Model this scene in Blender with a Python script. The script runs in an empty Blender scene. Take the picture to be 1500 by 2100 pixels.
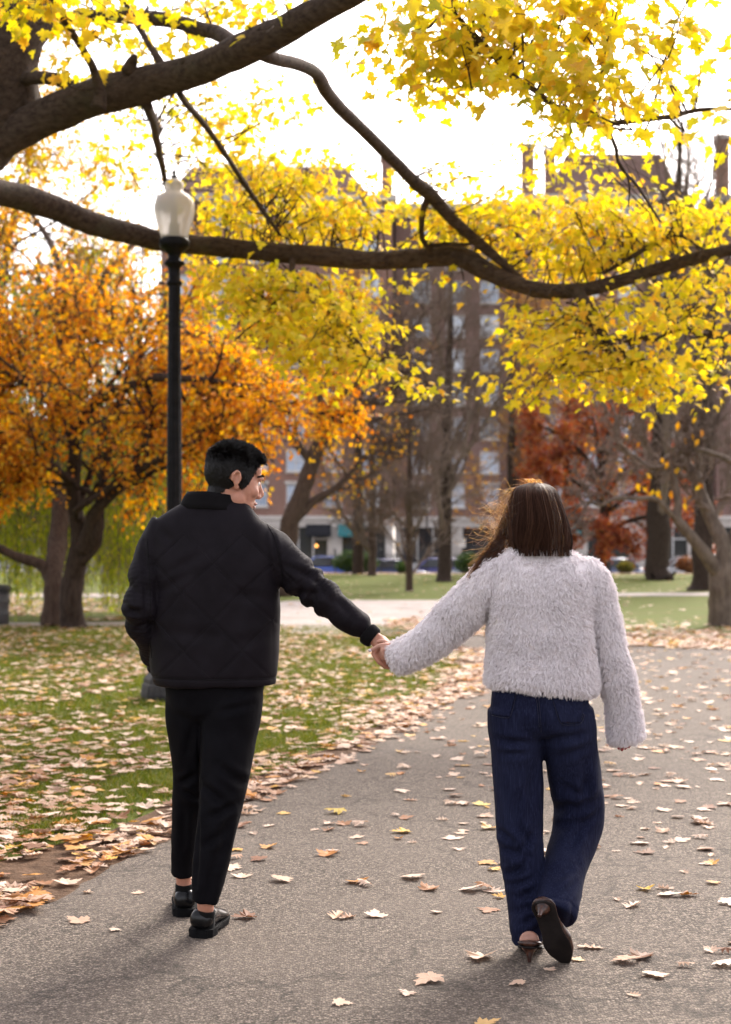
import bpy, math, random
import numpy as np
from mathutils import Vector, Matrix
from mathutils.bvhtree import BVHTree

rng = np.random.default_rng(11)
random.seed(11)
scene = bpy.context.scene
C = scene.collection

# ------------------------------------------------------------------ camera
FPX, EYE, HOR = 3125.0, 1.42, 1120.0      # focal length in photo pixels, eye height, horizon row
cam_data = bpy.data.cameras.new('camera')
cam = bpy.data.objects.new('camera', cam_data)
C.objects.link(cam)
cam.location = (0, 0, EYE)
cam.rotation_euler = (math.radians(90), 0, 0)
cam_data.sensor_fit = 'VERTICAL'
cam_data.sensor_height = 33.6
cam_data.sensor_width = 24.0
cam_data.lens = 50
cam_data.shift_y = 70 / 2100
cam_data.clip_start = 0.05
cam_data.clip_end = 2000
cam_data.dof.use_dof = True
cam_data.dof.focus_distance = 5.45
cam_data.dof.aperture_fstop = 3.1
scene.camera = cam

# ------------------------------------------------------------------ world, sun, exposure
SUN_AZ, SUN_EL = math.radians(24), math.radians(38)
world = bpy.data.worlds.new('World')
scene.world = world
world.use_nodes = True
wn, wl_ = world.node_tree.nodes, world.node_tree.links
bg = wn['Background']
sky = wn.new('ShaderNodeTexSky')
sky.sky_type = 'NISHITA'
sky.sun_disc = False
sky.sun_elevation = SUN_EL
sky.sun_rotation = SUN_AZ
sky.air_density = 1.0
sky.dust_density = 4.0
sky.ozone_density = 1.0
hs = wn.new('ShaderNodeHueSaturation')      # thin bright overcast: most of the blue is gone
hs.inputs['Saturation'].default_value = 0.30
wl_.new(sky.outputs[0], hs.inputs['Color'])
tint = wn.new('ShaderNodeMix')
tint.data_type, tint.blend_type = 'RGBA', 'MULTIPLY'
tint.inputs[0].default_value = 1.0
tint.inputs[7].default_value = (1.04, 0.975, 0.965, 1)   # the photograph's warm white balance
wl_.new(hs.outputs[0], tint.inputs[6])
wl_.new(tint.outputs[2], bg.inputs[0])
bg.inputs[1].default_value = 0.15
sun_d = bpy.data.lights.new('sun', 'SUN')
sun_d.energy = 1.4
sun_d.angle = math.radians(14)
sun_d.color = (1.0, 0.93, 0.82)
sun = bpy.data.objects.new('sun', sun_d)
C.objects.link(sun)
S = Vector((math.sin(SUN_AZ) * math.cos(SUN_EL), math.cos(SUN_AZ) * math.cos(SUN_EL), math.sin(SUN_EL)))
sun.rotation_euler = S.to_track_quat('Z', 'Y').to_euler()
sun.location = (6, 20, 25)
vs = scene.view_settings
vs.view_transform = 'Standard'
vs.look = 'None'
vs.gamma = 1.0
vs.use_curve_mapping = False
vs.exposure = 1.68
scene.cycles.use_denoising = True
scene.cycles.max_bounces = 6
scene.cycles.diffuse_bounces = 3
scene.cycles.glossy_bounces = 3
scene.cycles.transmission_bounces = 5
scene.cycles.adaptive_threshold = 0.02
scene.cycles.transparent_max_bounces = 8
scene.cycles.sample_clamp_indirect = 6

# ------------------------------------------------------------------ measuring helpers
def P(x, y, D):
    """a point D metres ahead, at photo column x and row y"""
    return np.array([(x - 750) / FPX * D, D, EYE + (HOR - y) / FPX * D])
def G(x, y, z=0.0):
    D = FPX * (EYE - z) / (y - HOR)
    return np.array([(x - 750) / FPX * D, D, z])
def nrm(v):
    v = np.asarray(v, float)
    return v / (np.linalg.norm(v, axis=-1, keepdims=True) + 1e-12)

# ------------------------------------------------------------------ object helpers
BASE = {}
def reg(o, base):
    BASE[o.name] = np.array(base, float)
def props(o, label=None, cat=None, group=None, kind=None):
    if label: o['label'] = label
    if cat: o['category'] = cat
    if group: o['group'] = group
    if kind: o['kind'] = kind
    return o
def thing(name, base, label=None, cat=None, group=None):
    o = bpy.data.objects.new(name, None)
    o.empty_display_size = 0.1
    C.objects.link(o)
    o.location = tuple(base)
    reg(o, base)
    return props(o, label, cat, group)
def mesh_from(name, V, faces, mat, smooth=True):
    V = np.asarray(V, np.float32)
    faces = [np.asarray(f, np.int32) for f in faces if len(f)]
    me = bpy.data.meshes.new(name)
    me.vertices.add(len(V))
    me.vertices.foreach_set('co', V.ravel())
    idx = np.concatenate([f.ravel() for f in faces])
    tot = np.concatenate([np.full(len(f), f.shape[1], np.int32) for f in faces])
    st = np.concatenate([[0], np.cumsum(tot)[:-1]]).astype(np.int32)
    me.loops.add(len(idx))
    me.loops.foreach_set('vertex_index', idx)
    me.polygons.add(len(tot))
    me.polygons.foreach_set('loop_start', st)
    me.update(calc_edges=True)
    me.polygons.foreach_set('use_smooth', np.full(len(tot), smooth, bool))
    if mat is not None:
        for m in (mat if isinstance(mat, (list, tuple)) else [mat]):
            me.materials.append(m)
    return me
def mk(name, V, faces, mat, parent=None, smooth=True, base=None, **kw):
    """one mesh object from world coordinates; a child takes its parent's origin"""
    V = np.asarray(V, float)
    b = BASE[parent.name] if parent is not None else np.array(base if base is not None else (0, 0, 0), float)
    o = bpy.data.objects.new(name, mesh_from(name, V - b, faces, mat, smooth))
    C.objects.link(o)
    if parent is not None:
        o.parent = parent
    else:
        o.location = tuple(b)
    reg(o, b)
    return props(o, **kw)
def link_copy(src, name, parent, loc, rot=None, scale=None):
    o = src.copy()
    o.name = name
    C.objects.link(o)
    o.parent = parent
    o.location = tuple(loc)
    if rot is not None: o.rotation_euler = rot
    if scale is not None: o.scale = scale
    return o

class Buf:
    """collects geometry for one mesh"""
    def __init__(s): s.V, s.Fs, s.n = [], [], 0
    def add(s, V, faces):
        V = np.asarray(V, float)
        s.V.append(V)
        for f in faces:
            f = np.asarray(f, np.int64)
            if len(f): s.Fs.append(f + s.n)
        s.n += len(V)
        return s
    def box(s, lo, hi):
        (x0, y0, z0), (x1, y1, z1) = lo, hi
        V = [(x0,y0,z0),(x1,y0,z0),(x1,y1,z0),(x0,y1,z0),(x0,y0,z1),(x1,y0,z1),(x1,y1,z1),(x0,y1,z1)]
        return s.add(V, [[(0,3,2,1),(4,5,6,7),(0,1,5,4),(1,2,6,5),(2,3,7,6),(3,0,4,7)]])
    def lathe(s, prof, c, n=16, flute=0):
        """prof: (radius, z) rows turned round the vertical through c"""
        prof = np.array(prof, float)
        a = np.arange(n) / n * 2 * np.pi
        rad = prof[:, 0][:, None] * np.ones(n)
        V = np.stack([c[0] + rad * np.cos(a), c[1] + rad * np.sin(a), c[2] + prof[:, 1][:, None] + 0 * a], -1).reshape(-1, 3)
        k = len(prof)
        i, j = np.meshgrid(np.arange(k - 1), np.arange(n), indexing='ij')
        q = np.stack([i*n+j, i*n+(j+1) % n, (i+1)*n+(j+1) % n, (i+1)*n+j], -1).reshape(-1, 4)
        return s.add(V, [q])
    def tube(s, pts, rad, n=8, caps=True, ref=(0.13, 0.2, 0.97), flat=None):
        pts = np.asarray(pts, float)
        k = len(pts)
        rad = np.broadcast_to(np.asarray(rad, float), (k,)) if np.ndim(rad) < 2 else np.asarray(rad, float)
        T = nrm(np.gradient(pts, axis=0))
        ref = np.array(ref, float)
        U = np.zeros((k, 3))
        u = ref - T[0] * (ref @ T[0])
        if np.linalg.norm(u) < 0.2:
            u = np.array([1., 0, 0]) - T[0] * T[0][0]
        u = nrm(u)
        for i in range(k):
            u = nrm(u - T[i] * (u @ T[i]))
            U[i] = u
        W = np.cross(T, U)
        a = np.arange(n) / n * 2 * np.pi
        r0 = rad if rad.ndim == 1 else rad[:, 0]
        r1 = rad if rad.ndim == 1 else rad[:, 1]
        V = pts[:, None] + (np.cos(a)[None, :, None] * U[:, None] * r0[:, None, None]) + (np.sin(a)[None, :, None] * W[:, None] * r1[:, None, None])
        V = V.reshape(-1, 3)
        i, j = np.meshgrid(np.arange(k - 1), np.arange(n), indexing='ij')
        q = np.stack([i*n+j, i*n+(j+1) % n, (i+1)*n+(j+1) % n, (i+1)*n+j], -1).reshape(-1, 4)
        fs = [q]
        if caps:
            V = np.vstack([V, pts[:1], pts[-1:]])
            jj = np.arange(n)
            fs.append(np.stack([(jj+1) % n, jj, np.full(n, k*n)], -1))
            fs.append(np.stack([(k-1)*n+jj, (k-1)*n+(jj+1) % n, np.full(n, k*n+1)], -1))
        return s.add(V, fs)
    def ell(s, c, r, R=None, nu=20, nv=12):
        """an ellipsoid"""
        th = np.linspace(0, np.pi, nv + 1)[1:-1]
        a = np.arange(nu) / nu * 2 * np.pi
        V = np.stack([np.sin(th)[:, None] * np.cos(a), np.sin(th)[:, None] * np.sin(a), np.cos(th)[:, None] + 0 * a], -1).reshape(-1, 3)
        V = np.vstack([V, [[0, 0, 1], [0, 0, -1]]]) * np.array(r)
        if R is not None: V = V @ np.array(R).T
        V = V + np.array(c)
        k = nv - 1
        i, j = np.meshgrid(np.arange(k - 1), np.arange(nu), indexing='ij')
        q = np.stack([i*nu+j, (i+1)*nu+j, (i+1)*nu+(j+1) % nu, i*nu+(j+1) % nu], -1).reshape(-1, 4)
        jj = np.arange(nu)
        t1 = np.stack([jj, (jj+1) % nu, np.full(nu, k*nu)], -1)
        t2 = np.stack([(k-1)*nu+(jj+1) % nu, (k-1)*nu+jj, np.full(nu, k*nu+1)], -1)
        return s.add(V, [q, t1, t2])
    def data(s):
        V = np.vstack(s.V)
        f4 = [f for f in s.Fs if f.shape[1] == 4]
        f3 = [f for f in s.Fs if f.shape[1] == 3]
        rest = [f for f in s.Fs if f.shape[1] > 4]
        out = []
        if f4: out.append(np.vstack(f4))
        if f3: out.append(np.vstack(f3))
        return V, out + rest
    def build(s, name, mat, parent=None, smooth=True, **kw):
        V, f = s.data()
        return mk(name, V, f, mat, parent, smooth, **kw)

def cr(pts, n):
    """Catmull-Rom curve through the rows of pts, n samples (any number of columns)"""
    p = np.asarray(pts, float)
    p = np.vstack([2*p[0]-p[1], p, 2*p[-1]-p[-2]])
    m = len(p) - 3
    t = np.linspace(0, m, n)
    i = np.clip(t.astype(int), 0, m - 1)
    f = (t - i)[:, None]
    a, b, c, d = p[i], p[i+1], p[i+2], p[i+3]
    return 0.5*((2*b)+(-a+c)*f+(2*a-5*b+4*c-d)*f**2+(-a+3*b-3*c+d)*f**3)

def tube_batch(paths, rad, sides=3):
    N, k, _ = paths.shape
    T = nrm(np.gradient(paths, axis=1))
    ref = np.where(np.abs(T[..., 2:3]) > 0.9, np.array([1., 0, 0]), np.array([0, 0, 1.]))
    U = nrm(np.cross(T, ref))
    W = np.cross(T, U)
    a = np.arange(sides) / sides * 2 * np.pi
    V = paths[:, :, None] + rad[:, :, None, None] * (np.cos(a)[None, None, :, None] * U[:, :, None] + np.sin(a)[None, None, :, None] * W[:, :, None])
    n, i, j = np.meshgrid(np.arange(N), np.arange(k - 1), np.arange(sides), indexing='ij')
    b = n*k*sides
    q = np.stack([b+i*sides+j, b+i*sides+(j+1) % sides, b+(i+1)*sides+(j+1) % sides, b+(i+1)*sides+j], -1).reshape(-1, 4)
    return V.reshape(-1, 3), q

# smooth value noise for shaping geometry
_perm = rng.random((32, 32, 32))
def vnoise(p, s=1.0):
    p = np.asarray(p, float) * s
    i = np.floor(p).astype(int)
    f = p - i
    f = f * f * (3 - 2 * f)
    r = 0
    for dx in (0, 1):
        for dy in (0, 1):
            for dz in (0, 1):
                w = (f[..., 0] if dx else 1-f[..., 0]) * (f[..., 1] if dy else 1-f[..., 1]) * (f[..., 2] if dz else 1-f[..., 2])
                r = r + w * _perm[(i[..., 0]+dx) % 32, (i[..., 1]+dy) % 32, (i[..., 2]+dz) % 32]
    return r * 2 - 1

# ------------------------------------------------------------------ materials
class NM:
    def __init__(s, name):
        s.m = bpy.data.materials.new(name)
        s.m.use_nodes = True
        s.nt = s.m.node_tree
        s.b = s.nt.nodes['Principled BSDF']
        s.out = s.nt.nodes['Material Output']
    def n(s, t, **kw):
        nd = s.nt.nodes.new(t)
        for k, v in kw.items():
            if k.startswith('i_'): nd.inputs[k[2:].replace('_', ' ')].default_value = v
            else: setattr(nd, k, v)
        return nd
    def l(s, a, b): s.nt.links.new(a, b)
    def coord(s, kind='Object', scale=None):
        tc = s.n('ShaderNodeTexCoord')
        if scale is None: return tc.outputs[kind]
        mp = s.n('ShaderNodeMapping')
        mp.inputs['Scale'].default_value = scale
        s.l(tc.outputs[kind], mp.inputs[0])
        return mp.outputs[0]
    def noise(s, co, scale, detail=4, rough=0.55):
        nd = s.n('ShaderNodeTexNoise')
        nd.inputs['Scale'].default_value = scale
        nd.inputs['Detail'].default_value = detail
        nd.inputs['Roughness'].default_value = rough
        s.l(co, nd.inputs['Vector'])
        return nd.outputs['Fac']
    def ramp(s, fac, stops, interp='LINEAR'):
        r = s.n('ShaderNodeValToRGB')
        r.color_ramp.interpolation = interp
        e = r.color_ramp.elements
        while len(e) < len(stops): e.new(0.5)
        for q, (p, c) in zip(e, stops):
            q.position = p
            q.color = (*c, 1) if len(c) == 3 else c
        s.l(fac, r.inputs[0])
        return r.outputs[0]
    def mix(s, fac, a, b, mode='MIX'):
        m = s.n('ShaderNodeMix', data_type='RGBA', blend_type=mode)
        if isinstance(fac, (int, float)): m.inputs[0].default_value = fac
        else: s.l(fac, m.inputs[0])
        for sock, v in ((m.inputs[6], a), (m.inputs[7], b)):
            if isinstance(v, tuple): sock.default_value = (*v, 1)
            else: s.l(v, sock)
        return m.outputs[2]
    def bump(s, h, strength=0.3, dist=0.01):
        b = s.n('ShaderNodeBump')
        b.inputs['Strength'].default_value = strength
        b.inputs['Distance'].default_value = dist
        s.l(h, b.inputs['Height'])
        s.l(b.outputs[0], s.b.inputs['Normal'])
        return b
    def setup(s, rough=0.7, spec=0.3, metal=0.0):
        s.b.inputs['Roughness'].default_value = rough
        s.b.inputs['Specular IOR Level'].default_value = spec
        s.b.inputs['Metallic'].default_value = metal
        return s

def noisy(name, c1, c2, scale=8, rough=0.7, spec=0.3, bump=0.3, bscale=None, dist=0.01, stretch=(1, 1, 1), metal=0.0, lo=0.35, hi=0.65, detail=5):
    m = NM(name).setup(rough, spec, metal)
    co = m.coord('Object', stretch)
    f = m.noise(co, scale, detail)
    m.l(m.ramp(f, [(lo, c1), (hi, c2)]), m.b.inputs['Base Color'])
    if bump:
        m.bump(m.noise(co, bscale or scale * 3, detail), bump, dist)
    return m.m

def leafmat(name, stops, trans=0.45, rough=0.55, spec=0.25, per_object=False, sat=1.25):
    """each leaf (mesh island) gets its own colour from the ramp; light shines through"""
    m = NM(name).setup(rough, spec)
    g = m.n('ShaderNodeNewGeometry')
    f = g.outputs['Random Per Island']
    if per_object:
        oi = m.n('ShaderNodeObjectInfo')
        f = oi.outputs['Random']
    col = m.ramp(f, stops)
    co = m.coord('Object')
    mott = m.noise(co, 22, 3)
    col = m.mix(m.ramp(mott, [(0.35, (0, 0, 0)), (0.75, (0.35, 0.35, 0.35))]), col, (0.16, 0.09, 0.03)) if per_object else col
    m.l(col, m.b.inputs['Base Color'])
    if trans > 0:
        t = m.n('ShaderNodeBsdfTranslucent')
        h = m.n('ShaderNodeHueSaturation')
        h.inputs['Saturation'].default_value = sat
        h.inputs['Value'].default_value = 1.0
        m.l(col, h.inputs['Color'])
        m.l(h.outputs[0], t.inputs[0])
        mx = m.n('ShaderNodeMixShader')
        mx.inputs[0].default_value = trans
        m.l(m.b.outputs[0], mx.inputs[1])
        m.l(t.outputs[0], mx.inputs[2])
        m.l(mx.outputs[0], m.out.inputs[0])
    return m.m

# ------------------------------------------------------------------ leaves
def maple_template(curl=0.0, fold=0.0, droop=0.0, seed=0, lobes=1.0):
    half = [(0.03, 0.0), (0.16, -0.09), (0.30, -0.05), (0.25, 0.09), (0.40, 0.14), (0.56, 0.34), (0.37, 0.37), (0.40, 0.54), (0.19, 0.50), (0.17, 0.66), (0.23, 0.78), (0.09, 0.82)]
    r = np.random.default_rng(seed)
    pts = [(0.0, -0.02)] + half + [(0.0, 1.03)] + [(-x, y) for x, y in half[::-1]]
    p = np.array(pts)
    p += r.normal(0, 0.018, p.shape)
    V = np.vstack([[[0, 0.3]], p])
    V[:, 1] -= 0.0
    z = curl * (V[:, 0] ** 2) * 1.6 + fold * np.abs(V[:, 0]) + droop * (V[:, 1] ** 2) + 0.07 * np.abs(curl) * np.sin(V[:, 0] * 9 + seed) * np.cos(V[:, 1] * 8)
    V = np.column_stack([V, z])
    n = len(p)
    i = np.arange(n)
    F = np.stack([np.zeros(n, int), 1 + i, 1 + (i + 1) % n], -1)
    return V, F
def oak_template(curl=0.0, fold=0.0, droop=0.0, seed=0):
    half = [(0.03, 0.0), (0.10, 0.10), (0.26, 0.12), (0.11, 0.25), (0.33, 0.38), (0.12, 0.48), (0.30, 0.66), (0.11, 0.70), (0.15, 0.88)]
    r = np.random.default_rng(seed)
    p = np.array([(0.0, -0.12)] + half + [(0.0, 1.0)] + [(-x, y) for x, y in half[::-1]])
    p += r.normal(0, 0.02, p.shape)
    V = np.vstack([[[0, 0.4]], p])
    z = curl * V[:, 0]**2 * 3 + fold * np.abs(V[:, 0]) + droop * (V[:, 1] - 0.4)**2
    V = np.column_stack([V, z])
    n = len(p)
    i = np.arange(n)
    return V, np.stack([np.zeros(n, int), 1 + i, 1 + (i + 1) % n], -1)
def small_leaf(w=0.38, fold=0.16):
    V = np.array([(0, 0, 0), (w, .45, fold), (0, 1, 0.03), (-w, .45, fold)], float)
    return V, np.array([(0, 1, 2), (0, 2, 3)])
def frames(tip, nor):
    """leaf axes as rows: x side, y along the tip, z normal"""
    y = nrm(tip)
    z = nrm(nor - y * np.sum(nor * y, -1, keepdims=True))
    x = np.cross(y, z)
    return np.stack([x, y, z], 1)
def leaves_at(buf, pos, tip, nor, size, templates, which=None):
    N = len(pos)
    if N == 0: return
    Fm = frames(tip, nor)
    which = rng.integers(0, len(templates), N) if which is None else which
    for t, (V, F) in enumerate(templates):
        s = np.where(which == t)[0]
        if not len(s): continue
        X = np.einsum('vk,nkj->nvj', V, Fm[s]) * size[s][:, None, None] + pos[s][:, None]
        buf.add(X.reshape(-1, 3), [(F[None] + (np.arange(len(s)) * len(V))[:, None, None]).reshape(-1, 3)])
def rnd_dir(N, z=0.0, zs=1.0):
    v = rng.normal(size=(N, 3))
    v[:, 2] = v[:, 2] * zs + z
    return nrm(v)

# ------------------------------------------------------------------ branching
def spawn(paths, rad, nchild, t0, t1, ang, lenf, radf, up=0.1, wig=0.15, k=6, taper=0.25, angs=0.25):
    N, k0, _ = paths.shape
    L = np.linalg.norm(np.diff(paths, axis=1), axis=2).sum(1)
    pid = np.repeat(np.arange(N), nchild)
    M = len(pid)
    t = np.tile((np.arange(nchild) + 0.5) / nchild, N) + rng.uniform(-0.5, 0.5, M) / nchild
    t = t0 + (t1 - t0) * np.clip(t, 0, 1)
    f = t * (k0 - 1)
    i = np.clip(f.astype(int), 0, k0 - 2)
    w = (f - i)[:, None]
    pos = paths[pid, i] * (1 - w) + paths[pid, i + 1] * w
    tan = nrm(paths[pid, i + 1] - paths[pid, i])
    r0 = (rad[pid, i] * (1 - w[:, 0]) + rad[pid, i + 1] * w[:, 0])
    q = rng.normal(size=(M, 3))
    perp = nrm(q - tan * np.sum(q * tan, -1, keepdims=True))
    A = ang * (1 + angs * rng.normal(size=M))
    d = np.cos(A)[:, None] * tan + np.sin(A)[:, None] * perp
    ln = L[pid] * lenf * (1.15 - 0.55 * t) * rng.uniform(0.7, 1.25, M)
    out = np.zeros((M, k, 3))
    out[:, 0] = pos
    st = (ln / (k - 1))[:, None]
    for j in range(1, k):
        d = nrm(d + np.array([0, 0, up]) + wig * rng.normal(size=(M, 3)))
        out[:, j] = out[:, j - 1] + d * st
    rr = (r0 * radf)[:, None] * np.linspace(1, taper, k)[None]
    return out, rr
def along(paths, n, t0=0.2, t1=1.0):
    N, k, _ = paths.shape
    pid = np.repeat(np.arange(N), n)
    f = rng.uniform(t0, t1, len(pid)) * (k - 1)
    i = np.clip(f.astype(int), 0, k - 2)
    w = (f - i)[:, None]
    return paths[pid, i] * (1 - w) + paths[pid, i + 1] * w, nrm(paths[pid, i + 1] - paths[pid, i])
def limb(buf, ctrl, rads, n=None, sides=12, rough=0.05):
    """a limb through control points with bark lumps; returns its path and radii"""
    c = np.column_stack([ctrl, rads])
    L = np.linalg.norm(np.diff(np.array(ctrl), axis=0), axis=1).sum()
    n = n or max(8, int(L / 0.09))
    q = cr(c, n)
    pts, r = q[:, :3], np.maximum(q[:, 3], 0.003)
    pts = pts + (vnoise(pts, 2.3)[:, None] * nrm(rng.normal(size=3)) * r[:, None] * 0.35)
    b = Buf()
    b.tube(pts, r, sides)
    V, fs = b.data()
    cen = np.vstack([np.repeat(pts, sides, 0), pts[:1], pts[-1:]])
    rr = np.concatenate([np.repeat(r, sides), r[:1], r[-1:]])
    d = V - cen
    lump = vnoise(V, 5.0) * rough * 2 + vnoise(V * np.array([1, 1, 0.4]), 18.0) * rough
    V = cen + d * (1 + lump)[:, None]
    buf.add(V, fs)
    return pts, r

# ================================================================== SETTING: ground, paths, street
from mathutils.geometry import tessellate_polygon

def sheet(name, poly, z, mat, **kw):
    pts = [Vector((float(x), float(y), 0)) for x, y in poly]
    tris = tessellate_polygon([pts])
    V = np.array([(p.x, p.y, z) for p in pts])
    T = np.array(tris)
    a = V[T[:, 1]] - V[T[:, 0]]
    b = V[T[:, 2]] - V[T[:, 0]]
    flip = (a[:, 0]*b[:, 1] - a[:, 1]*b[:, 0]) < 0
    T[flip] = T[flip][:, ::-1]
    return mk(name, V, [T], mat, smooth=False, **kw)

# lawn soil under the grass blades
def lawn_mat(name, green1, green2, dirt):
    m = NM(name).setup(0.9, 0.15)
    co = m.coord('Object')
    fine = m.noise(co, 60, 5, 0.7)
    big = m.noise(co, 0.9, 4)
    g = m.ramp(fine, [(0.3, green1), (0.7, green2)])
    k = m.ramp(big, [(0.52, (0, 0, 0)), (0.70, (0.75, 0.75, 0.75))])
    m.l(m.mix(k, g, dirt), m.b.inputs['Base Color'])
    m.bump(m.noise(co, 90, 3), 0.8, 0.02)
    return m.m
M_LAWN = lawn_mat('lawn_turf', (0.040, 0.060, 0.004), (0.120, 0.138, 0.008), (0.12, 0.085, 0.025))

def asphalt(name, dark, light, tone):
    m = NM(name).setup(0.88, 0.22)
    co = m.coord('Object')
    v = m.n('ShaderNodeTexVoronoi')
    v.inputs['Scale'].default_value = 125
    v.inputs['Randomness'].default_value = 1.0
    m.l(co, v.inputs['Vector'])
    sep = m.n('ShaderNodeSeparateColor')
    m.l(v.outputs['Color'], sep.inputs[0])
    c = m.ramp(sep.outputs[0], [(0.0, dark), (0.55, tuple((a + b) / 2 for a, b in zip(dark, light))), (0.86, light), (1.0, tuple(min(1, b * 1.5) for b in light))])
    gap = m.ramp(v.outputs['Distance'], [(0.30, (1, 1, 1)), (0.75, (0.35, 0.33, 0.32))])
    c = m.mix(1.0, c, gap, 'MULTIPLY')
    big = m.noise(co, 1.3, 5)
    c = m.mix(m.ramp(big, [(0.3, (0, 0, 0)), (0.75, (0.55, 0.55, 0.55))]), c, tone)
    # damp-looking old patches and cracks of dirt
    st = m.noise(co, 0.45, 3)
    c = m.mix(m.ramp(st, [(0.55, (0, 0, 0)), (0.72, (0.35, 0.35, 0.35))]), c, (0.045, 0.037, 0.032))
    # hairline cracks and darker repairs
    wv = m.n('ShaderNodeTexVoronoi', feature='DISTANCE_TO_EDGE')
    wv.inputs['Scale'].default_value = 0.55
    dis = m.n('ShaderNodeVectorMath', operation='ADD')
    nz_ = m.n('ShaderNodeTexNoise'); nz_.inputs['Scale'].default_value = 2.5; nz_.inputs['Detail'].default_value = 6
    m.l(co, nz_.inputs['Vector']); m.l(co, dis.inputs[0]); m.l(nz_.outputs['Color'], dis.inputs[1])
    m.l(dis.outputs[0], wv.inputs['Vector'])
    c = m.mix(m.ramp(wv.outputs['Distance'], [(0.0, (.55, .55, .55)), (0.012, (0, 0, 0))]), c, (0.02, 0.017, 0.015))
    m.l(c, m.b.inputs['Base Color'])
    inv = m.n('ShaderNodeMath', operation='SUBTRACT')
    inv.inputs[0].default_value = 1.0
    m.l(v.outputs['Distance'], inv.inputs[1])
    m.bump(inv.outputs[0], 0.75, 0.006)
    return m.m
M_PATH = asphalt('path_asphalt', (0.040, 0.032, 0.026), (0.245, 0.200, 0.162), (0.135, 0.109, 0.089))
M_PALE = asphalt('pale_path_sun_glare', (0.26, 0.22, 0.20), (0.58, 0.51, 0.48), (0.46, 0.40, 0.375))  # lighter asphalt for the far paths, sun glare put into its colour
M_ROAD = noisy('road_asphalt', (0.045, 0.045, 0.048), (0.075, 0.072, 0.07), 3, 0.8, 0.3, 0.3, 60)
M_WALK = noisy('pavement_concrete', (0.30, 0.29, 0.28), (0.42, 0.41, 0.39), 2, 0.85, 0.25, 0.2, 30)
M_DIRT = noisy('verge_dirt', (0.065, 0.038, 0.023), (0.15, 0.093, 0.060), 9, 0.95, 0.1, 0.9, 45, 0.02)
M_STONE = noisy('kerb_granite', (0.28, 0.26, 0.25), (0.45, 0.43, 0.42), 20, 0.8, 0.3, 0.3, 60)

edge = cr(np.array([(-5.5, -10), (-2.35, 2), (-1.327, 5.76), (-1.148, 6.53), (-.954, 7.27), (-.532, 8.75), (-.184, 10.08),
                    (.035, 10.82), (.4375, 12.43), (.785, 13.87), (1.19, 15.3), (1.5, 18.0), (1.45, 21.2), (0.9, 23.4), (0.2, 24.3)]), 150)
jit = vnoise(np.column_stack([edge, 0*edge[:, 0]]), 3.1)[:, None] * 0.035 + vnoise(np.column_stack([edge, 0*edge[:, 0]]), 11.0)[:, None] * 0.018
nd_ = np.column_stack([-np.gradient(edge[:, 1]), np.gradient(edge[:, 0])])
nd_ = nd_ / np.linalg.norm(nd_, axis=1, keepdims=True)
edge = edge + nd_ * jit
cross_near = cr(np.array([(-1.38, 24.7), (-3.6, 26.6), (-6.3, 26.9), (-14, 27.2), (-60, 28)]), 30)
cross_far = cr(np.array([(-60, 30), (-14, 28.7), (-9, 28.3), (-4.3, 28.7), (-3.2, 33), (-2.3, 38.5), (-1.0, 39.8), (1.9, 40), (3.0, 41.0), (5, 44.5), (8, 46), (60, 52)]), 60)
right_far = cr(np.array([(60, 49), (8, 43.2), (5, 41.5), (3, 37), (1.5, 31.2), (.45, 27.0)]), 40)
right_near = cr(np.array([(.45, 26.6), (1.5, 24.8), (3.6, 22.4), (5.07, 21.2), (12, 19.5), (60, 16)]), 60)
right_near = right_near + (vnoise(np.column_stack([right_near, 0*right_near[:, 0]]), 2.3) * 0.07)[:, None]
junction_l = edge[-1]
main_poly = np.vstack([edge, [[0.3, 25.6]], right_near, [[60, -10]]])
cross_poly = np.vstack([edge[-1:], cross_near, cross_far, right_far, right_near[:1], [[0.3, 25.6]]])

lawn = mk('lawn', [(-220, -60, 0), (220, -60, 0), (220, 79.6, 0), (-220, 79.6, 0)], [[(0, 1, 2, 3)]], M_LAWN, smooth=False, kind='structure')
path = sheet('asphalt_path', main_poly, 0.010, M_PATH, kind='structure')
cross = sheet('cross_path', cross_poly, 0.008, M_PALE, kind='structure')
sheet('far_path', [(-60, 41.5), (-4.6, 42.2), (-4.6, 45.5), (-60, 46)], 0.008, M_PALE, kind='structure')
# trodden dirt along the edge of the asphalt
wv = 0.34 + 0.20 * vnoise(np.column_stack([edge, 0*edge[:, 0]]), 0.8) + 0.10 * vnoise(np.column_stack([edge, 0*edge[:, 0] + 5]), 3.0)
wv = wv + np.interp(edge[:, 1], [5, 7, 9, 16], [0.24, 0.14, 0.06, 0.0])
outer = edge + nd_ * np.clip(wv, 0.10, 1.2)[:, None]
sel = (edge[:, 1] > -6) & (edge[:, 1] < 22)
sheet('dirt_verge', np.vstack([edge[sel] - nd_[sel]*0.05, outer[sel][::-1]]), 0.004, M_DIRT, kind='structure')

# the street beyond the park lies lower
mk('road', [(-400, 78, -0.75), (400, 78, -0.75), (400, 420, -0.75), (-400, 420, -0.75)], [[(0, 1, 2, 3)]], M_ROAD, smooth=False, kind='structure')
b = Buf().box((-220, 79.6, -0.75), (220, 80.1, 0.03))
b.build('retaining_kerb', M_STONE, smooth=False, kind='structure')
b = Buf().box((-220, 80.1, -0.74), (220, 84.5, -0.62))
b.build('park_pavement', M_WALK, smooth=False, kind='structure')
b = Buf().box((-220, 124, -0.74), (220, 134.2, -0.60))
b.build('shop_pavement', M_WALK, smooth=False, kind='structure')

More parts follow.
